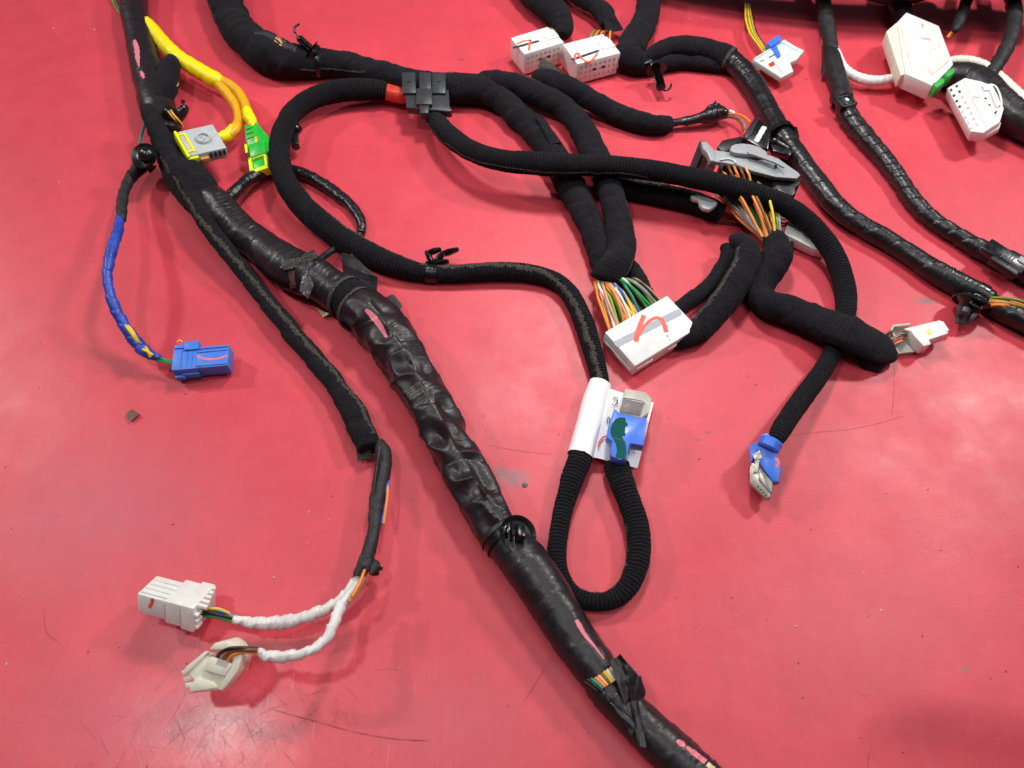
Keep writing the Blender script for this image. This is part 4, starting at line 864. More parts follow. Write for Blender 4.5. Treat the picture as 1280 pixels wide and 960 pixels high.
for i in range(2):
    for j in range(3): mesh('moulded_mark', f.box(L*.80+j*1.2, L*.80+j*1.2+.5, W*.20+i*6.2, W*.20+i*6.2+1.0, -.05, .06), 'grey', c, smooth=False)
mesh('clip_tooth', join([f.box(L*.55+i*3, L*.55+i*3+1.4, W*.92, W*.97, -5, -1) for i in range(4)]), 'cavity', c)
mesh('orange_foot', join([f.box(L*.28, L*.5, W*.93, W*1.02, -7, -3), f.box(L*.2, L*.42, -1.6, 0, -7, -3)]), 'w_tan', c, .0002)

# ---- green plug
c = con('bright green plug with yellow locking frame beside the ribbed arch', 322, 182, 'green_connector')
f = Fr((305, 157, 17), (319, 152, 19), (326, 207, 13)); L, W = f.L, f.W
mesh('housing', join([f.prism([(0, 0), (L*1.05, 0), (L*1.9, W*.42), (L*1.9, W*.75), (L*.2, W*.75), (-L*.05, W*.3)], -8, 0)]), 'green', c, .0006)
mesh('upper_block', join([f.box(L*.2, L*1.6, W*.50, W*.80, -2, 1.8)]), 'green', c, .0006)
for i in range(3): mesh('grip_ridge', f.box(L*.1, L*.72, W*(.08+.11*i), W*(.08+.11*i)+1.3, -.2, .8), 'w_lime', c, .0003)
mesh('locking_frame', join([f.box(-.4, L*1.5, W*.76, W*.82, -6, 1), f.box(-.4, 1.6, W*.76, W*1.1, -6, 1), f.box(L*1.28, L*1.5, W*.76, W*1.1, -6, 1), f.box(-.4, L*1.5, W*1.04, W*1.12, -6, 1)]), 'yellow', c, .0004)
mesh('lock_pad', f.box(1.6, L*1.28, W*.82, W*1.04, -5, -.8), 'green', c, .0002)
mesh('yellow_latch', f.box(-L*.22, 0, W*.42, W*.62, -4, .2), 'yellow', c, .0004)
mesh('yellow_latch', f.box(L*.75, L*.95, W*.36, W*.52, -.5, 1.0), 'w_yellow', c, .0003)

# ---- grey connector with blue lock (top)
c = con('pale mint square connector with small blue lock tab at top', 968, 78, 'mint_connector')
f = Fr((941, 74, 13), (980, 50, 14), (964, 105, 12)); L, W = f.L, f.W
mesh('housing', f.prism([(0, 0), (L, 0), (L*1.06, W*.66), (L*.70, W*.78), (L*.52, W*.74), (L*.36, W*1.04), (0, W)], -4.5, 0), 'mint', c, .0006)
mesh('raised_edge', join([f.box(.4, L*.98, .3, 1.4, -.2, .8), f.box(L*.9, L*1.0, .3, W*.5, -.2, .6)]), 'mint', c, .0002)
mesh('lock_tab', join([f.pxprism([(959, 53), (974, 43), (977, 50), (963, 58)], -3, 3.2), f.pxprism([(963, 56), (969, 52), (976, 69), (972, 72)], -1, 1.2)]), 'blue2', c, .0003)
mesh('slot', f.stroke([(961, 72), (975, 65)], 1.2, .06), 'cavity', c, smooth=False)
mesh('slot', f.stroke([(950, 77), (955, 75)], 1.0, .06), 'cavity', c, smooth=False)
mesh('window', f.pxprism([(960, 80), (967, 76), (969, 81), (963, 84)], -.1, .12), 'w_red', c, smooth=False)
mesh('seam_line', f.stroke([(970, 81), (979, 93)], .45, .06), 'grey', c, smooth=False)

# ---- big white connector top right
c = con('big white boxy connector with green bottom edge, top right', 1150, 62, 'white_connector')
f = Fr((1126, 15, 28), (1172, 36, 28), (1146, 98, 24)); L, W = f.L, f.W
pts = [(1133, 15), (1174, 32), (1192, 80), (1166, 107), (1132, 92), (1121, 28)]
mesh('housing', f.pxprism(pts, -13, 0), 'white', c, .0009)
mesh('side_block', f.pxprism([(1108, 39), (1122, 27), (1139, 90), (1126, 94)], -12, -1.2, -1.2), 'ivory', c, .0005)
for i in range(12):
    k = i/11; mesh('side_rib', f.stroke([(1112+15*k, 39+52*k), (1118+14*k, 35+52*k)], .5, -1.05), 'pins', c, smooth=False)
mesh('grime', f.stroke([(1124, 34), (1131, 56), (1138, 74), (1144, 84)], 2.6, .08), 'ivory', c, smooth=False)
mesh('panel_line', f.stroke([(1125, 30), (1140, 90)], .4, .08), 'pins', c, smooth=False)
mesh('raised_step', f.pxprism([(1150, 78), (1176, 60), (1180, 67), (1154, 85)], -2, .6), 'white', c, .0003)
mesh('raised_step', f.pxprism([(1160, 85), (1183, 68), (1187, 75), (1166, 93)], -2, 1.0), 'ivory', c, .0004)
mesh('green_edge', f.pxprism([(1181, 92), (1191, 85), (1193, 91), (1184, 97)], -9, 1.0, .5), 'lgreen', c, .0004)
mesh('green_edge', f.pxprism([(1166, 104), (1179, 97), (1181, 102), (1170, 110)], -9, .8, .5), 'lgreen', c, .0004)
mesh('marker_stroke', f.stroke([(1151, 46), (1156, 49), (1160, 48), (1163, 51)], .9, .1), 'orange_mark', c, smooth=False)
mesh('marker_stroke', f.stroke([(1152, 29), (1154, 34)], .8, .1), 'orange_mark', c, smooth=False)
for a in ((1163, 61), (1169, 60), (1173, 57)): mesh('printed_mark', f.stroke([a, (a[0]+1, a[1]+1.5)], .5, .1), 'w_brown', c, smooth=False)

# ---- small white multiway connector
c = con('white multi-pin connector with rows of square holes, far right', 1220, 130, 'pin_connector')
f = Fr((1201, 99, 24), (1183, 112, 22), (1246, 118, 24)); 
pts = [(1184, 110), (1206, 97), (1225, 101), (1236, 105), (1247, 117), (1255, 135), (1250, 152), (1229, 166), (1213, 164)]
f = Fr((1206, 97, 24), (1184, 110, 20), (1236, 150, 23)); L, W = f.L, f.W
mesh('housing', f.pxprism(pts, -9, 0), 'white', c, .0006)
mesh('panel_line', f.stroke([(1203, 99), (1233, 160)], .35, .08), 'pins', c, smooth=False)
mesh('locking_frame', join([f.stroke([(1228, 108), (1242, 106), (1252, 131), (1245, 144)], 1.2, .9), f.stroke([(1228, 107), (1233, 112)], 1.2, .8)]), 'white', c)
mesh('lever', f.pxprism([(1228, 106), (1240, 104), (1251, 130), (1246, 134), (1237, 112), (1230, 113)], -1, 1.2), 'white', c, .0003)
for i in range(8):
    k = i/7
    for r, (ax, ay) in enumerate(((1188.5, 112.5), (1195.5, 107.5))):
        x, y = ax+25*k, ay+48*k
        mesh('pin_hole', f.pxprism([(x-1.6, y-.4), (x+1.2, y-2), (x+2.4, y+.6), (x-.4, y+2.2)], -.1, .12), 'cavity' if i < 4 - r*2 else 'pins', c, smooth=False)
mesh('lower_edge', f.pxprism([(1228, 168), (1252, 152), (1249, 160), (1233, 169)], -9, -5, -5), 'ivory', c, .0003)
mesh('marker_stroke', f.stroke([(1216, 120), (1220, 122), (1226, 121)], .6, .1), 'orange_mark', c, smooth=False)
for q in (((1231, 122), (1233, 124)), ((1236, 130), (1238, 132)), ((1233, 112), (1237, 111)), ((1243, 142), (1246, 139))): mesh('slot', f.stroke(q, 1.4, .12), 'cavity', c, smooth=False)

# ---- small white plug right
c = con('small white plug with a yellow square dot beside the felt flap', 1148, 420, 'white_connector')
f = Fr((1138, 412, 13), (1179, 401, 14), (1140, 434, 12)); L, W = f.L, f.W
mesh('housing', f.prism([(0, 0), (L, 0), (L+.2, W*.62), (L*.93, W*.66), (L*.93, W*.78), (L*.32, W*.84), (L*.30, W*1.12), (L*.08, W*1.12), (0, W*.4)], -9, 0), 'white', c, .0005)
mesh('top_shelf', f.prism([(-L*.12, -2.2), (L*.98, -1.6), (L, .2), (0, .2)], -8, -1.2), 'ivory', c, .0004)
f2 = Fr((1110, 407, 10), (1137, 404, 10), (1122, 438, 8))
mesh('rear_hood', join([f2.prism([(0, 3), (3, 0), (f2.L, 0), (f2.L, 1.4), (3, 1.6), (1.2, 4)], -8, .6), f2.prism([(0, 3), (1.2, 3.6), (2.2, 8), (.8, 8)], -8, .4)]), 'pins', c, .0003)
mesh('rear_floor', f2.prism([(.5, 2), (f2.L, .6), (f2.L, f2.W*.98), (3, f2.W*.98)], -8, -5), 'pins', c)
mesh('yellow_dot', f.prism([(L*.36, W*.26), (L*.51, W*.24), (L*.52, W*.54), (L*.37, W*.56)], -.05, .1), 'w_yellow', c, smooth=False)
wires(c, (1106, 428), (1112, 436), (1136, 414), (1128, 426), ['brown', 'grey', 'black', 'red', 'tan'], .75, (6, 4), (9, 7), (0, .6), 2)
wire3([at(1108, 422, .006), at(1111, 416, .010), at(1116, 414, .011)], .0008, 'brown', c)

# ---- blue and grey plug lower right of centre
c = con('blue plug with bare grey metal tip pointing down, at the end of the ribbed cable', 955, 590, 'blue_plug')
f = Fr((946, 543, 19), (970, 549, 21), (938, 590, 13)); L, W = f.L, f.W
mesh('housing', f.pxprism([(951, 542), (960, 541), (970, 550), (972, 568), (976, 585), (974, 602), (966, 603), (955, 588), (950, 580), (946, 560)], -8, 0), 'blue2', c, .0008)
mesh('shoulder', f.pxprism([(936, 557), (952, 549), (955, 562), (945, 568), (938, 580)], -9, -1.2), 'blue2', c, .0006)
mesh('cable_collar', lathe(at(964, 552, .019), at(957, 566, .017), [(-1, 5.5), (0, 6.2), (4, 6.0), (5, 5)], 24), 'blue2', c)
g = Fr((943, 575, 16), (969, 603, 13), (936, 597, 14))
mesh('metal_shell', f.pxprism([(939, 578), (950, 584), (966, 604), (963, 621), (957, 623), (937, 604), (937, 588)], -8, -1.0), 'shell', c, .0005)
mesh('metal_face', f.pxprism([(949, 583), (966, 603), (964, 618), (948, 600)], -3, -.3, -.3), 'metal', c, .0003)
mesh('spring_tab', join([f.pxprism([(940, 568), (950, 563), (953, 572), (944, 577)], -6, .2), f.pxprism([(944, 576), (950, 574), (947, 590), (941, 592)], -5, .2)]), 'shell', c, .0003)
for i in range(4):
    x, y = 946.5+i*3.2, 607+i*3.6
    mesh('contact_slot', f.pxprism([(x, y), (x+2.2, y+1), (x+2.2, y+2.8), (x, y+1.8)], -1.1, -.9), 'cavity', c, smooth=False)
mesh('marker_stroke', f.stroke([(969, 572), (973, 578), (970, 584)], 1.6, .1), 'pink_mark', c, smooth=False)

# ---- paper label with the blue plug on it
c = con('white paper label wrapped round the ribbed cable like a flag', 765, 530, 'paper_label', 'label', 'paper labels')
tube('wrap', [(750, 480, 14.5, 0, .85), (744, 500, 15.5, 0, .85), (738, 525, 16, 0, .85), (731, 550, 16.5, 0, .85), (725, 570, 17, 0, .85)], c, 'paper', seg=40, cap=False)
def sheet(px): return patch(px, th=.25, n=12, bulge=.7, rough=.25)
mesh('sheet', sheet([(757, 484, 9), (817, 503, 4), (797, 585, 3), (737, 570, 8)]), 'paper', c)
f = Fr((757, 484, 9.6), (817, 503, 4.8), (737, 570, 8.6))
for s_ in ([(766, 500), (769, 496), (772, 500), (768, 507), (765, 504)], [(768, 497), (773, 505)], [(759, 524), (761, 521), (762, 527), (759, 529), (759, 524)], [(789, 560), (790, 564), (793, 562)], [(792, 556), (795, 558)], [(791, 567), (794, 565)]):
    mesh('printed_mark', f.stroke(s_, .45, .9), 'ink', c, smooth=False)
mesh('marker_stroke', f.stroke([(748, 559), (750, 551), (755, 546), (760, 545)], 1.0, 1.1), 'orange_mark', c, smooth=False)
c = con('blue plug with metal window and dark green ink stroke resting on the paper label', 788, 530, 'blue_plug')
f = Fr((768, 512, 19), (805, 520, 19), (762, 545, 19)); L, W = f.L, f.W
mesh('housing', f.pxprism([(768, 510), (775, 516), (800, 522), (809, 521), (807, 540), (805, 557), (788, 554), (783, 573), (775, 575), (764, 570), (763, 560), (766, 552), (758, 546), (761, 530)], -7, 0), 'blue2', c, .0008)
mesh('metal_shell', f.pxprism([(775, 516), (781, 485), (808, 490), (815, 498), (811, 516), (802, 523)], -6.5, -.2), 'beige_shell', c, .0007)
mesh('window_rim', join([f.stroke([(778, 496), (807, 503), (802, 521)], .7, .3), f.stroke([(778, 496), (772, 515)], .7, .3)]), 'lgrey', c)
mesh('metal_window', f.pxprism([(779, 498), (805, 504), (800, 520), (774, 514)], -.2, .22), 'taupe', c, .0001)
mesh('ink_stroke', f.stroke([(782, 527), (775, 527), (770, 533), (769, 541), (773, 549), (776, 556), (777, 564), (775, 573)], 5.0, .1, rag=.02), 'dgreen', c, smooth=False)
mesh('ink_stroke', f.stroke([(783, 528), (778, 533), (778, 545)], 3.2, .14, rag=.02), 'dgreen', c, smooth=False)
mesh('latch_groove', f.stroke([(767, 547), (782, 552)], .5, .2), 'black', c, smooth=False)

# ---- black inline connector
c = con('black square connector with pale grey stripe beside the taped cable', 948, 172, 'black_connector')
f = Fr((928, 170, 19), (944, 145, 21), (950, 180, 19)); L, W = f.L, f.W
mesh('housing', f.pxprism([(928, 171), (944, 145), (965, 160), (960, 186), (950, 184)], -14, 0), 'black', c, .0008)
mesh('pale_stripe', f.stroke([(956, 158), (945, 177)], 3.6, .3), 'mint', c, smooth=False)
mesh('side_latch', f.pxprism([(944, 146), (949, 149), (935, 173), (930, 170)], -2, .8), 'blackm', c, .0004)
mesh('rear_boot', f.pxprism([(896, 184), (903, 175), (927, 170), (930, 178), (905, 190)], -12, -6, -6), 'blackm', c, .0006)

# ---- grey bracket with round lever and its harness
c = con('pale grey plastic bracket with round swivel lever over a black wire housing', 930, 205, 'lever_bracket', 'bracket', 'lever brackets')
def Z(l): return [(850+x/4.365, 110+y/4.365) for x, y in l]
def Z2(l): return [(825+x/5.108, 112+y/5.108) for x, y in l]
mesh('lever_plate', poly(Z2([(318, 432), (322, 405), (345, 382), (420, 395), (470, 398), (560, 412), (690, 418), (760, 440), (830, 490), (885, 528), (897, 545), (872, 566), (740, 556), (600, 520), (500, 482), (400, 464), (335, 457)]), 33, 3), 'grey', c, .0007)
mesh('swivel_disc', poly(Z2([(446, 385), (455, 358), (480, 345), (530, 341), (580, 347), (640, 365), (680, 392), (690, 412), (650, 420), (590, 415), (540, 410), (480, 402)]), 36.5, 3.2), 'grey', c, .0009)
mesh('raised_arc', poly(Z2([(560, 392), (575, 380), (610, 385), (650, 402), (720, 425), (770, 455), (800, 486), (792, 495), (730, 462), (660, 436), (600, 415), (570, 408)]), 38, 1.6), 'grey', c, .0004)
mesh('raised_rim', poly(Z2([(600, 505), (740, 543), (860, 550), (892, 538), (897, 545), (872, 566), (740, 556), (600, 520)]), 34.2, 1.4), 'grey', c, .0004)
mesh('plate_slot', poly(Z2([(600, 430), (640, 430), (658, 446), (622, 449)]), 33.4, .8), 'w_red', c)
mesh('plate_slot', poly(Z2([(733, 480), (745, 472), (750, 498), (734, 502)]), 33.6, .8), 'cavity', c)
mesh('plate_ridge', poly(Z2([(380, 440), (440, 432), (485, 447), (490, 470), (478, 466), (470, 452), (436, 442), (385, 450)]), 34, 1.2), 'lgrey', c, .0002)
mesh('side_frame', poly(Z2([(250, 332), (268, 322), (292, 326), (300, 348), (238, 512), (180, 508)]), [34, 34, 34, 33, 12, 12], 4), 'grey', c, .0008)
mesh('side_frame', poly(Z2([(262, 326), (296, 330), (345, 380), (350, 455), (322, 452), (300, 400), (272, 372)]), 34.5, 5), 'grey', c, .0009)
mesh('side_panel', poly(Z2([(272, 408), (318, 440), (306, 470), (292, 520), (228, 512)]), [28, 28, 22, 11, 11], 5), 'slate', c, .0005)
mesh('side_slit', poly(Z2([(262, 420), (278, 418), (244, 512), (226, 508)]), [29, 29, 12, 12], 1.5), 'cavity', c)
mesh('bracket_arm', poly(Z2([(306, 456), (362, 468), (335, 530), (288, 522)]), [32, 32, 14, 14], 4), 'lgrey', c, .0006)
mesh('bracket_arm', poly(Z2([(382, 470), (408, 474), (388, 545), (352, 545)]), [32, 32, 14, 14], 4), 'lgrey', c, .0006)
mesh('foot', poly(Z2([(193, 674), (240, 664), (310, 680), (350, 704), (372, 722), (350, 746), (314, 766), (276, 756), (254, 734), (246, 704), (206, 696)]), 17, 3.4), 'lgrey', c, .0009)
mesh('foot_ridge', poly(Z2([(240, 670), (300, 684), (340, 706), (330, 712), (290, 700), (236, 684)]), 18, 1.2), 'grey', c, .0003)
mesh('wire_housing', poly(Z2([(400, 478), (500, 488), (740, 560), (880, 562), (860, 620), (780, 650), (640, 640), (400, 560)]), 27, 16), 'black', c, .0009)
mesh('housing_foot', poly(Z([(500, 500), (560, 492), (664, 495), (655, 520), (630, 540), (636, 572), (610, 588), (540, 560)]), 29, 10), 'blackm', c, .0009)
p = at(969, 236, .0295); mesh('screw', lathe(p, p+np.array([0, 0, .01]), [(-1, 1.6), (.4, 1.5), (.5, .6)], 16), 'dgrey', c)
cols = ['grey', 'grey', 'tan', 'orange', 'peach', 'pink', 'peach', 'teal', 'teal', 'green', 'pink', 'pink', 'orange', 'orange', 'tan', 'orange', 'black', 'lime', 'olive', 'peach', 'grey']
wires(c, (897, 232), (970, 246), (955, 300), (976, 300), cols, .95, (12, 14), (14, 14), (-3.0, -2.0), 4, 1.6)
wires(c, (903, 214), (945, 226), (952, 296), (970, 298), ['orange', 'tan', 'orange', 'pink', 'brown', 'orange', 'yellow'], .9, (26, 26), (18, 18), (0, 1), 4, 2.5)
wires(c, (890, 240), (962, 250), (954, 301), (979, 300), ['peach', 'peach', 'tan', 'black', 'teal', 'teal', 'pink', 'pink', 'pink', 'orange', 'orange', 'lime', 'lime', 'peach', 'grey'], .9, (9, 12), (11, 13), (-2.5, -2.0), 2.5, 1.5)
for i in range(4):
    x = 910+i*7; wire3([at(x, 207, .030), at(x+3, 214, .034), at(x+6, 221, .032), at(x+7, 232, .028)], .0008, ['brown', 'orange', 'brown', 'peach'][i], c)
c = con('pale wedge-shaped plug half hidden under the ribbed cable right of the bracket', 1005, 293, 'wedge_connector')
f = Fr((985, 272, 12), (1034, 305, 9), (977, 284, 11))
mesh('housing', f.pxprism([(988, 270), (1000, 273), (1022, 290), (1036, 310), (1034, 315), (1018, 311), (980, 292)], -8, 0), 'white', c, .0006)
mesh('rear_part', f.pxprism([(978, 291), (983, 284), (993, 288), (988, 302), (977, 300)], -8, -2, -2), 'grey', c, .0005)
mesh('shadow_gap', f.pxprism([(986, 299), (996, 301), (990, 305)], -8, -3, -3), 'cavity', c)
mesh('moulded_mark', f.stroke([(1002, 287), (1007, 291), (1009, 287)], .4, .08), 'grey', c, smooth=False)
wires(c, (970, 272), (974, 282), (985, 272), (987, 280), ['brown', 'green', 'black', 'brown'], .7, (10, 9), (9, 8))

# ================================================================== clips
def dome(name, c, px, py, h, r, mat='black', ax=(0, 0, 1), prof=None):
    p = at(px, py, h/1000); return mesh(name, lathe(p, p+np.array(ax)*.01, prof or [(0, r), (1.2, r), (1.6, r*.92), (1.2, r*.8), (.6, r*.55), (1.4, r*.5), (4, r*.45), (5, r*.3), (5.3, .1)]), mat, c, sharp=40)
# double block clip
c = clip('charcoal double block clip with centre strap joining three cables', 532, 115, 'block_clip')
f = Fr((503, 92, 24.5), (560, 91, 24.5), (502, 138, 21)); L, W = f.L, f.W
for x0 in (0, L*.64): mesh('pad', f.pxprism([(502+ (38 if x0 else 0), 90), (519+(38 if x0 else 0), 90), (520+(37 if x0 else 0), 116), (503+(37 if x0 else 0), 116)], -2, 1.2), 'dgrey', c, .0005)
for x in (511, 549):
    q = f.loc(x, 101, 1.4); p = f.p(q[0], q[1], 1.2); mesh('peg', lathe(p, p+f.Z*.01, [(0, 1.3), (.7, 1.2), (.8, .2)], 16), 'dgrey', c)
mesh('strap', join([f.pxprism([(524, 90), (539, 90), (539, 112), (524, 112)], -1, 2.0), f.pxprism([(520, 110), (540, 110), (540, 130), (520, 130)], -3, 2.6), f.pxprism([(524, 130), (537, 130), (535, 141), (525, 141)], -5, 1.4)]), 'dgrey', c, .0006)
mesh('base', f.pxprism([(506, 112), (561, 112), (562, 132), (565, 138), (560, 139), (508, 134)], -7, -.8), 'dgrey', c, .0006)

def push(lab, base, tip, r=5, mat='black', strap=None, name='push_clip', disc=True, hook=None):
    """push-in clip: strap round the cable, square base, disc, ribbed stem"""
    c = clip(lab, base[0], base[1], name)
    A = at(base[0], base[1], base[2]/1000); B = at(tip[0], tip[1], tip[2]/1000); Z_ = orth(B-A); ln = np.linalg.norm(B-A)*1000
    X = orth(np.cross(Z_, [0, .2, 1])); Y = np.cross(Z_, X)
    q = Fr.__new__(Fr); q.O = A; q.X = X; q.Y = Y; q.Z = Z_
    mesh('base', q.box(-r*.75, r*.75, -r*.55, r*.55, -2, 1.2), mat, c, .0004)
    if disc: mesh('disc', lathe(A+Z_*.0012, B, [(0, r*.7), (.5, r*1.05), (1.0, r*1.1), (1.1, r*.9)], 28), mat, c)
    st_ = [(1.0, r*.42)]
    k = 2.2
    while k < ln-.8: st_ += [(k, r*.40), (k+.4, r*.52), (k+.8, r*.36)]; k += 1.7
    st_ += [(ln-.4, r*.28), (ln, r*.1)]
    mesh('stem', lathe(A, B, st_, 16), mat, c, sharp=30)
    mesh('stem_fin', join([q.box(-r*.5, r*.5, -.35, .35, 1.5, ln*.8)]), mat, c, .0002)
    if strap: 
        t, s, w_ = strap; band(t, s, w_, .0006, mat, c, 'strap')
    if hook:
        wire3([at(*p[:2], p[2]/1000) for p in hook], .0009, 'black', c, 'hook_arm', style='wire').obj.data.materials[0] = M[mat]
    return c
push('black hooked push clip on the felt cable at upper left', (392, 64, 21), (372, 46, 30), 7, 'black', (t_ft, frac(t_ft, 398, 78), .0035), hook=[(373, 48, 30), (369, 42, 31), (368, 35, 33), (374, 30, 33)])
c = clip('black flower-shaped clip tied on the ribbed cable near centre', 548, 324, 'tie_clip')
band(t_hc, frac(t_hc, 540, 343), .008, .0005, 'black', c, 'strap')
for i, (a, b) in enumerate([((540, 328, 8), (533, 315, 11)), ((536, 316, 11), (550, 312, 11)), ((545, 326, 8), (556, 316, 10)), ((534, 330, 6), (560, 327, 7)), ((552, 318, 9), (572, 312, 10))]):
    A, B = at(*a[:2], a[2]/1000), at(*b[:2], b[2]/1000); mesh('claw', lathe(A, B, [(-1, 2.2), (0, 3.4), (np.linalg.norm(B-A)*500, 4.2), (np.linalg.norm(B-A)*1000, 2.8), (np.linalg.norm(B-A)*1000+.8, 1.5)], 14, .5), 'black', c)
c = clip('small black round clip tucked behind the ribbed arch', 370, 170, 'round_clip')
p = at(367, 163, .010); q = at(380, 158, .014); mesh('cap', lathe(p, q, [(0, 2), (.6, 4.5), (1.4, 4.8), (2.0, 3.5), (5, 3.2), (6, 2)]), 'black', c)
p = at(368, 178, .008); q = at(374, 190, .006); mesh('stem', lathe(p, q, [(0, 2.4), (3, 1.8), (4, 2.4), (5.5, 2.2), (6, 1)]), 'black', c)
mesh('base', poly([(361, 158), (371, 156), (373, 178), (364, 182)], 12, 4), 'black', c, .0006)
# clip below the arch at top centre
push('black barbed push clip hanging below the felt arch at top centre', (820, 84, 14), (827, 112, 9), 7, 'black', hook=[(826, 110, 8), (831, 113, 8), (837, 111, 9), (839, 105, 10)])
c = clip('grey band end showing on the felt bend at top centre', 808, 73, 'band_clip'); mesh('band', poly([(804, 68), (814, 66), (815, 77), (805, 79)], [16, 15, 15, 14], 1), 'dgrey', c, .0003)
# collar on the taped cable
c = clip('round black collar clip with stem on the taped cable', 985, 170, 'collar_clip')
A = at(974, 166, .009); B = at(984, 182, .009); mesh('collar', lathe(A, B, [(-1, 9.0), (-1, 10.2), (3.4, 10.4), (3.4, 9.0)]), 'black', c)
mesh('base', poly([(961, 172), (976, 170), (992, 186), (988, 194), (966, 188)], 17, 5), 'black', c, .001)
A = at(966, 176, .017); B = at(991, 190, .015); mesh('stem', lathe(A, B, [(0, 3.2), (1.5, 3.6), (4, 2.4), (11, 2.2), (13, 1.4)], 20), 'black', c)
mesh('ear', poly([(990, 157), (997, 158), (1000, 172), (994, 178)], 12, 4), 'black', c, .0008)
mesh('bright_chip', poly([(972, 186), (977, 184), (978, 189), (973, 191)], 16, 1), 'foam', c, .0002)
# clamp on right cable
c = clip('black buckle clamp on the spiral-taped cable, with a white speck', 1054, 127, 'buckle_clip')
f = Fr((1043, 122, 16), (1062, 117, 16), (1048, 136, 15)); L, W = f.L, f.W
mesh('buckle', join([f.box(0, L, 0, 1.6, -4, .6), f.box(0, L, W-1.8, W, -4, .6), f.box(0, 1.6, 0, W, -4, .6), f.box(L-1.8, L, 0, W, -4, .6)]), 'blackm', c, .0003)
mesh('tongue', join([f.box(1.6, L-1.8, 1.6, W-1.8, -4, -.6), f.box(L*.3, L*.5, 2, W-2, -1, .5)]), 'dgrey', c, .0003)
mesh('speck', f.box(L*.48, L*.64, W*.35, W*.6, -1, .9), 'white', c, .0002)
band_p = at(1054, 130, .008)
A = at(1050, 120, .008); B = at(1060, 140, .008); mesh('strap', lathe(A, B, [(0, 7.4), (0, 7.9), (3, 8.1), (7, 7.9), (7, 7.4)]), 'blackm', c)
# clamp at right edge
c = clip('black ratchet clamp where the spiral cable meets the right edge', 1262, 325, 'ratchet_clip')
f = Fr((1240, 298, 17), (1290, 330, 17), (1232, 320, 15)); L, W = f.L, f.W
mesh('body', f.box(0, L, 0, W*.75, -5, .4), 'black', c, .0008)
mesh('tooth_block', join([f.box(L*.42+i*2.0, L*.42+i*2.0+1.2, W*.15, W*.7, .2, 1.4) for i in range(4)]), 'dgrey', c, .0002)
mesh('latch', f.box(L*.3, L*.95, W*.68, W*.95, -6, 0), 'blackm', c, .0006)
mesh('silver_edge', f.box(L*.72, L*.9, W*.0, W*.3, .3, 1.1), 'grey', c, .0002)
# grommet clip right
c = clip('black bell-shaped grommet clip below the taped cable at right', 1212, 388, 'grommet_clip')
A = at(1222, 366, .014); B = at(1202, 404, .004); mesh('bell', lathe(A, B, [(4, 8), (6, 11), (7.5, 11.8), (8.2, 11.4), (6.8, 9.5), (9, 6.6), (13, 5.4), (17, 4.0)], 40), 'black', c, sharp=40)
for px1 in ((1197, 385), (1207, 392), (1218, 396)):
    A2 = at(px1[0]+2, px1[1]-4, .012); B2 = at(1202+(px1[0]-1207)*.5, 405, .007)
    Zz = orth(B2-A2); q = Fr.__new__(Fr); q.O = A2; q.Z = Zz; q.X = orth(np.cross(Zz, [0, 0, 1])); q.Y = np.cross(Zz, q.X)
    mesh('fin', q.box(-1.3, 1.3, -.7, .7, 0, np.linalg.norm(B2-A2)*1000), 'dgrey', c, .0004)
mesh('oval_boss', lathe(at(1207, 386, .015), at(1203, 396, .013), [(-1, 1.5), (0, 3.0), (3, 3.2), (4.5, 2)], 20), 'dgrey', c)
f = Fr((1218, 366, 19), (1234, 374, 18), (1211, 379, 17)); L, W = f.L, f.W
mesh('strap_head', join([f.box(0, L, 0, 1.2, -6, .6), f.box(0, 1.4, 0, W, -6, .6), f.box(L-1.4, L, 0, W, -6, .6), f.box(0, L, W-1, W, -6, .4), f.box(1, L-1, 1, W-1, -6, -1)]), 'black', c, .0003)
band(t_tc, frac(t_tc, 1225, 368), .006, .0005, 'black', c, 'strap')
# round cap at left
c = clip('glossy black domed cap where the blue cable leaves the trunk', 180, 194, 'domed_cap')
A = at(180, 195, .026); n_ = orth(np.array([-.10, -.45, 1.0])); mesh('flange', lathe(A, A+n_, [(-6, 5), (-2, 7.4), (.2, 8.9), (1.0, 8.7), (.0, 7.2), (-.5, 3)], 44), 'black', c)
A2 = at(184, 194, .026); mesh('dome', lathe(A2, A2+n_, [(-1, 5.4), (1.5, 5.5), (3.2, 4.8), (4.5, 3.4), (5.2, 1.7), (5.4, .05)], 36), 'black', c, sharp=60)
mesh('tape_flap', patch([(176, 205, 18), (196, 208, 18), (188, 216, 11), (176, 210, 12)], bulge=1, rough=.8), 'tape_dull', c)
# clip right of the trunk
c = clip('glossy black peg clip with orange wires between trunk and grey plug', 226, 138, 'peg_clip')
mesh('base', lathe(at(212, 138, .022), at(222, 154, .020), [(0, 3), (1, 6), (3, 7.4), (6, 7.6), (9, 6)], 26, .7), 'black', c)
mesh('peg', lathe(at(222, 148, .018), at(235, 130, .024), [(0, 4.2), (4, 4.4), (8, 3.8), (10.5, 2.6), (11.5, 1)], 24, .7), 'black', c)
mesh('hook', lathe(at(229, 128, .024), at(227, 124, .025), [(0, 1.6), (1.5, 1.2), (2.4, .4)], 12), 'black', c)
for i in range(3): wire3([at(208+i*2, 134, .026), at(213+i*2, 143, .027), at(220+i*2, 151, .024), at(229, 157+i, .018)], .0006, ['orange', 'brown', 'yellow'][i], c)
wire3([at(184, 145, .016), at(180, 158, .016), at(176, 172, .018), at(175, 180, .02)], .0010, 'teal', c)
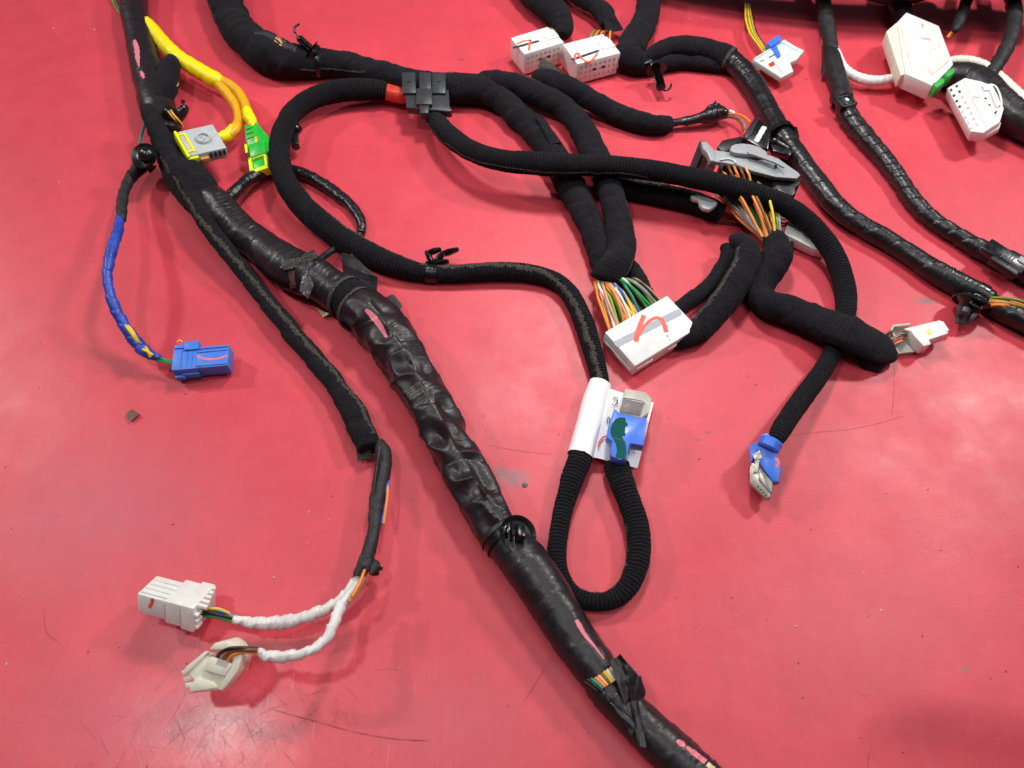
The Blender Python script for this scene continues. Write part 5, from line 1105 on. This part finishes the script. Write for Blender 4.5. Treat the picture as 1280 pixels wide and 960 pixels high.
# clip on main trunk
c = clip('big black cupped clip strapped round the thick trunk', 645, 668, 'cup_clip')
band(t_low, .03, .012, .0009, 'black', c, 'strap'); 
band(t_low, .03, .004, .0016, 'blackm', c, 'strap_rib')
A = at(647, 668, .022); n_ = orth(np.array([.35, -.10, 1.0])); mesh('cup', lathe(A, A+n_, [(-5, 6), (-2, 8.4), (0, 9.4), (.8, 9.6), (.2, 8.8), (-1.8, 7.5), (-3, 4)], 44), 'blackm', c)
A = at(649, 672, .022)
q = Fr.__new__(Fr); q.O = A; q.Z = orth(np.array([.25, .3, 1.0])); q.X = orth(np.cross([0, 1, 0], q.Z)); q.Y = np.cross(q.Z, q.X)
mesh('tongue', join([q.box(-2.2, 1.8, -3.5, 4.5, -3, 6), q.box(-4.6, -3.2, -2, 7, -3, 4)]), 'black', c, .0007)
mesh('barb', q.box(-6.8, -5.6, 0, 5, -3, 3), 'black', c, .0004)

# ================================================================== bits lying on the table
c = mesh('plastic_chip', patch([(157, 517, 1.2), (165, 511, 1.6), (174, 517, 1.8), (163, 527, 1.4)], th=.5, bulge=.4, rough=.2), 'brown', label='tiny brown curled plastic chip lying left of the blue plug', cat='chip')
p = at(656, 606); mesh('screw_head', lathe(p+np.array([0, 0, -.0002]), p+np.array([0, 0, .01]), [(0, 1.6), (.25, 1.5), (.3, .5)], 14), 'dgrey', label='small dark round nail head beside the grey stain', cat='nail')
V = []; F = []
spots = [(1000, 355), (842, 442), (695, 401), (607, 538), (870, 790), (30, 745), (8, 830), (410, 650), (386, 640), (342, 722), (150, 125), (67, 35), (118, 37), (880, 22), (862, 23), (1000, 128), (978, 134), (650, 153), (1035, 204), (455, 158), (1175, 115), (693, 838), (108, 720), (205, 770), (995, 783), (1079, 716), (1101, 763), (920, 770), (340, 283), (620, 300)]
for _ in range(60): spots.append((rnd.uniform(0, 1280), rnd.uniform(0, 960)))
for i, (x, y) in enumerate(spots):
    p = at(x+.01, y); s = rnd.uniform(.15, .45)/1000*(1.7 if i < 30 else 1); a = rnd.uniform(0, 6.28); n0 = len(V)
    e1 = np.array([math.cos(a), math.sin(a), 0])*s*rnd.uniform(1, 2); e2 = np.array([-math.sin(a), math.cos(a), 0])*s*.6
    V += [p-e1, p+e2, p+e1, p-e2, p+np.array([0, 0, s*.9])]; F += [(n0, n0+1, n0+4), (n0+1, n0+2, n0+4), (n0+2, n0+3, n0+4), (n0+3, n0, n0+4)]
mesh('lint_crumbs', (np.array(V), F), 'white', smooth=False, kind='stuff', label='tiny pale crumbs of lint scattered over the red tabletop')
V = []; F = []
for (x, y) in [(410, 521), (555, 512), (110, 815), (700, 462), (712, 538), (698, 543), (12, 320), (58, 350), (232, 492), (50, 428), (865, 720), (915, 747), (958, 775), (1086, 770), (1160, 612), (1108, 617), (1060, 900), (80, 880), (420, 875), (935, 470), (1273, 708), (1153, 795), (1076, 922), (844, 747)]+[(rnd.uniform(0, 1280), rnd.uniform(0, 960)) for _ in range(55)]:
    p = at(x+.01, y); s = rnd.uniform(.2, .5)/1000; a = rnd.uniform(0, 6.28); n0 = len(V)
    e1 = np.array([math.cos(a), math.sin(a), 0])*s*rnd.uniform(1, 2.4); e2 = np.array([-math.sin(a), math.cos(a), 0])*s*.7
    V += [p-e1, p+e2, p+e1, p-e2, p+np.array([0, 0, s*.5])]; F += [(n0, n0+1, n0+4), (n0+1, n0+2, n0+4), (n0+2, n0+3, n0+4), (n0+3, n0, n0+4)]
mesh('dirt_crumbs', (np.array(V), F), 'brown', smooth=False, kind='stuff', label='dark dirt crumbs scattered over the red tabletop')
# hairs and scratches
def hairline(pts, w_, mat, name, lab):
    P = [np.r_[at(x, y, .0001), 1] for x, y in pts]; Q, _ = spline(P, .002); P = Q[:, :3]
    T = np.gradient(P, axis=0); T /= np.linalg.norm(T, axis=1)[:, None]; N = np.stack([-T[:, 1], T[:, 0], 0*T[:, 0]], 1)
    ws = w_/1000*(.6+.4*noise(np.arange(len(P))*.6, pts[0][0], 1))*np.minimum(1, np.minimum(np.arange(len(P)), len(P)-1-np.arange(len(P)))/3)
    a, b = P+N*ws[:, None], P-N*ws[:, None]; V = np.stack([a, b, P+np.array([0, 0, 1e-4])], 1).reshape(-1, 3)
    F = [q for i in range(len(P)-1) for q in ((3*i, 3*i+2, 3*i+5, 3*i+3), (3*i+2, 3*i+1, 3*i+4, 3*i+5))]
    return V, F
M['scr'] = plastic('dark_scratch', (.24, .055, .065, 1), .7, .3); M['scr2'] = plastic('pale_scratch', (.78, .24, .28, 1), .5, .2)
dk = [[(332, 884), (370, 895), (400, 903), (440, 914), (490, 923), (540, 926)], [(1118, 445), (1118, 480), (1115, 520)], [(650, 885), (672, 850), (690, 820)],
      [(232, 866), (222, 885), (208, 910)], [(610, 556), (640, 562), (690, 568)], [(55, 760), (58, 790), (78, 806)], [(418, 880), (421, 895), (414, 905)], [(122, 915), (136, 945)], [(350, 935), (372, 960)],
      [(1090, 930), (1085, 950), (1090, 975)]]
gs = [hairline(p, .07 if i else .17, 'scr', '', '') for i, p in enumerate(dk)]
for _ in range(60):
    x, y = rnd.gauss(280, 70), rnd.gauss(915, 45); a = rnd.choice([1.0, -.5, 2.1, 1.2])+rnd.gauss(0, .25); l = rnd.uniform(8, 45)
    gs.append(hairline([(x, y), (x+math.cos(a)*l*.5, y+math.sin(a)*l*.5+rnd.uniform(-2, 2)), (x+math.cos(a)*l, y+math.sin(a)*l)], rnd.uniform(.03, .065), 'scr', '', ''))
mesh('dark_scratches', join(gs), 'scr', smooth=False, kind='stuff', label='fine dark scratches and hairs on the red tabletop')
gs = []
for _ in range(70):
    x, y = rnd.gauss(290, 80), rnd.gauss(915, 40); a = rnd.choice([1.1, -.4, 2.0, .9])+rnd.gauss(0, .3); l = rnd.uniform(8, 50)
    gs.append(hairline([(x, y), (x+math.cos(a)*l*.5, y+math.sin(a)*l*.5+rnd.uniform(-2, 2)), (x+math.cos(a)*l, y+math.sin(a)*l)], rnd.uniform(.03, .08), 'scr2', '', ''))
gs += [hairline([(960, 548), (1010, 541), (1070, 535), (1130, 520)], .12, '', '', '')]
mesh('pale_scratches', join(gs), 'scr2', smooth=False, kind='stuff', label='fine pale scratches on the worn red tabletop')
# bundle beyond the top edge of the frame, whose shade falls along the top
oo = cable('black taped bundle lying past the upper edge of the tabletop view', 900, -60, 'thick_cable')
tube('tape_wrap', [(700, -120, 34, 20), (800, -86, 36, 22), (940, -62, 38, 22), (1080, -50, 38, 24), (1200, -46, 38, 24), (1340, -40, 38, 24)], oo, 'tape', seg=32, step=.002)

shade_cable = cable('unseen black cable added past the right edge to shade the lower right', 1500, 900, 'thick_cable')  # added out of view, set along the right lamp's rays to cast shade
LR = np.array([.74, .66, .75]); pts = []
for (x, y, r, k) in [(1085, 922, 5, .14), (1120, 915, 10, .14), (1155, 917, 13, .14), (1200, 924, 14, .14), (1250, 937, 14, .14), (1310, 960, 14, .13), (1380, 1005, 14, .12), (1450, 1080, 14, .09)]:
    Q = at(x, y); P_ = Q+(LR-Q)*k; pts.append([*P_, r/1000*.62, 1])
Q, ss = spline(pts, .002); t = surf(Q, ss, 'tape', 24, True); mesh('tape_wrap', (t.V, t.F), 'tape', shade_cable, uv=t.uv, sharp=80)
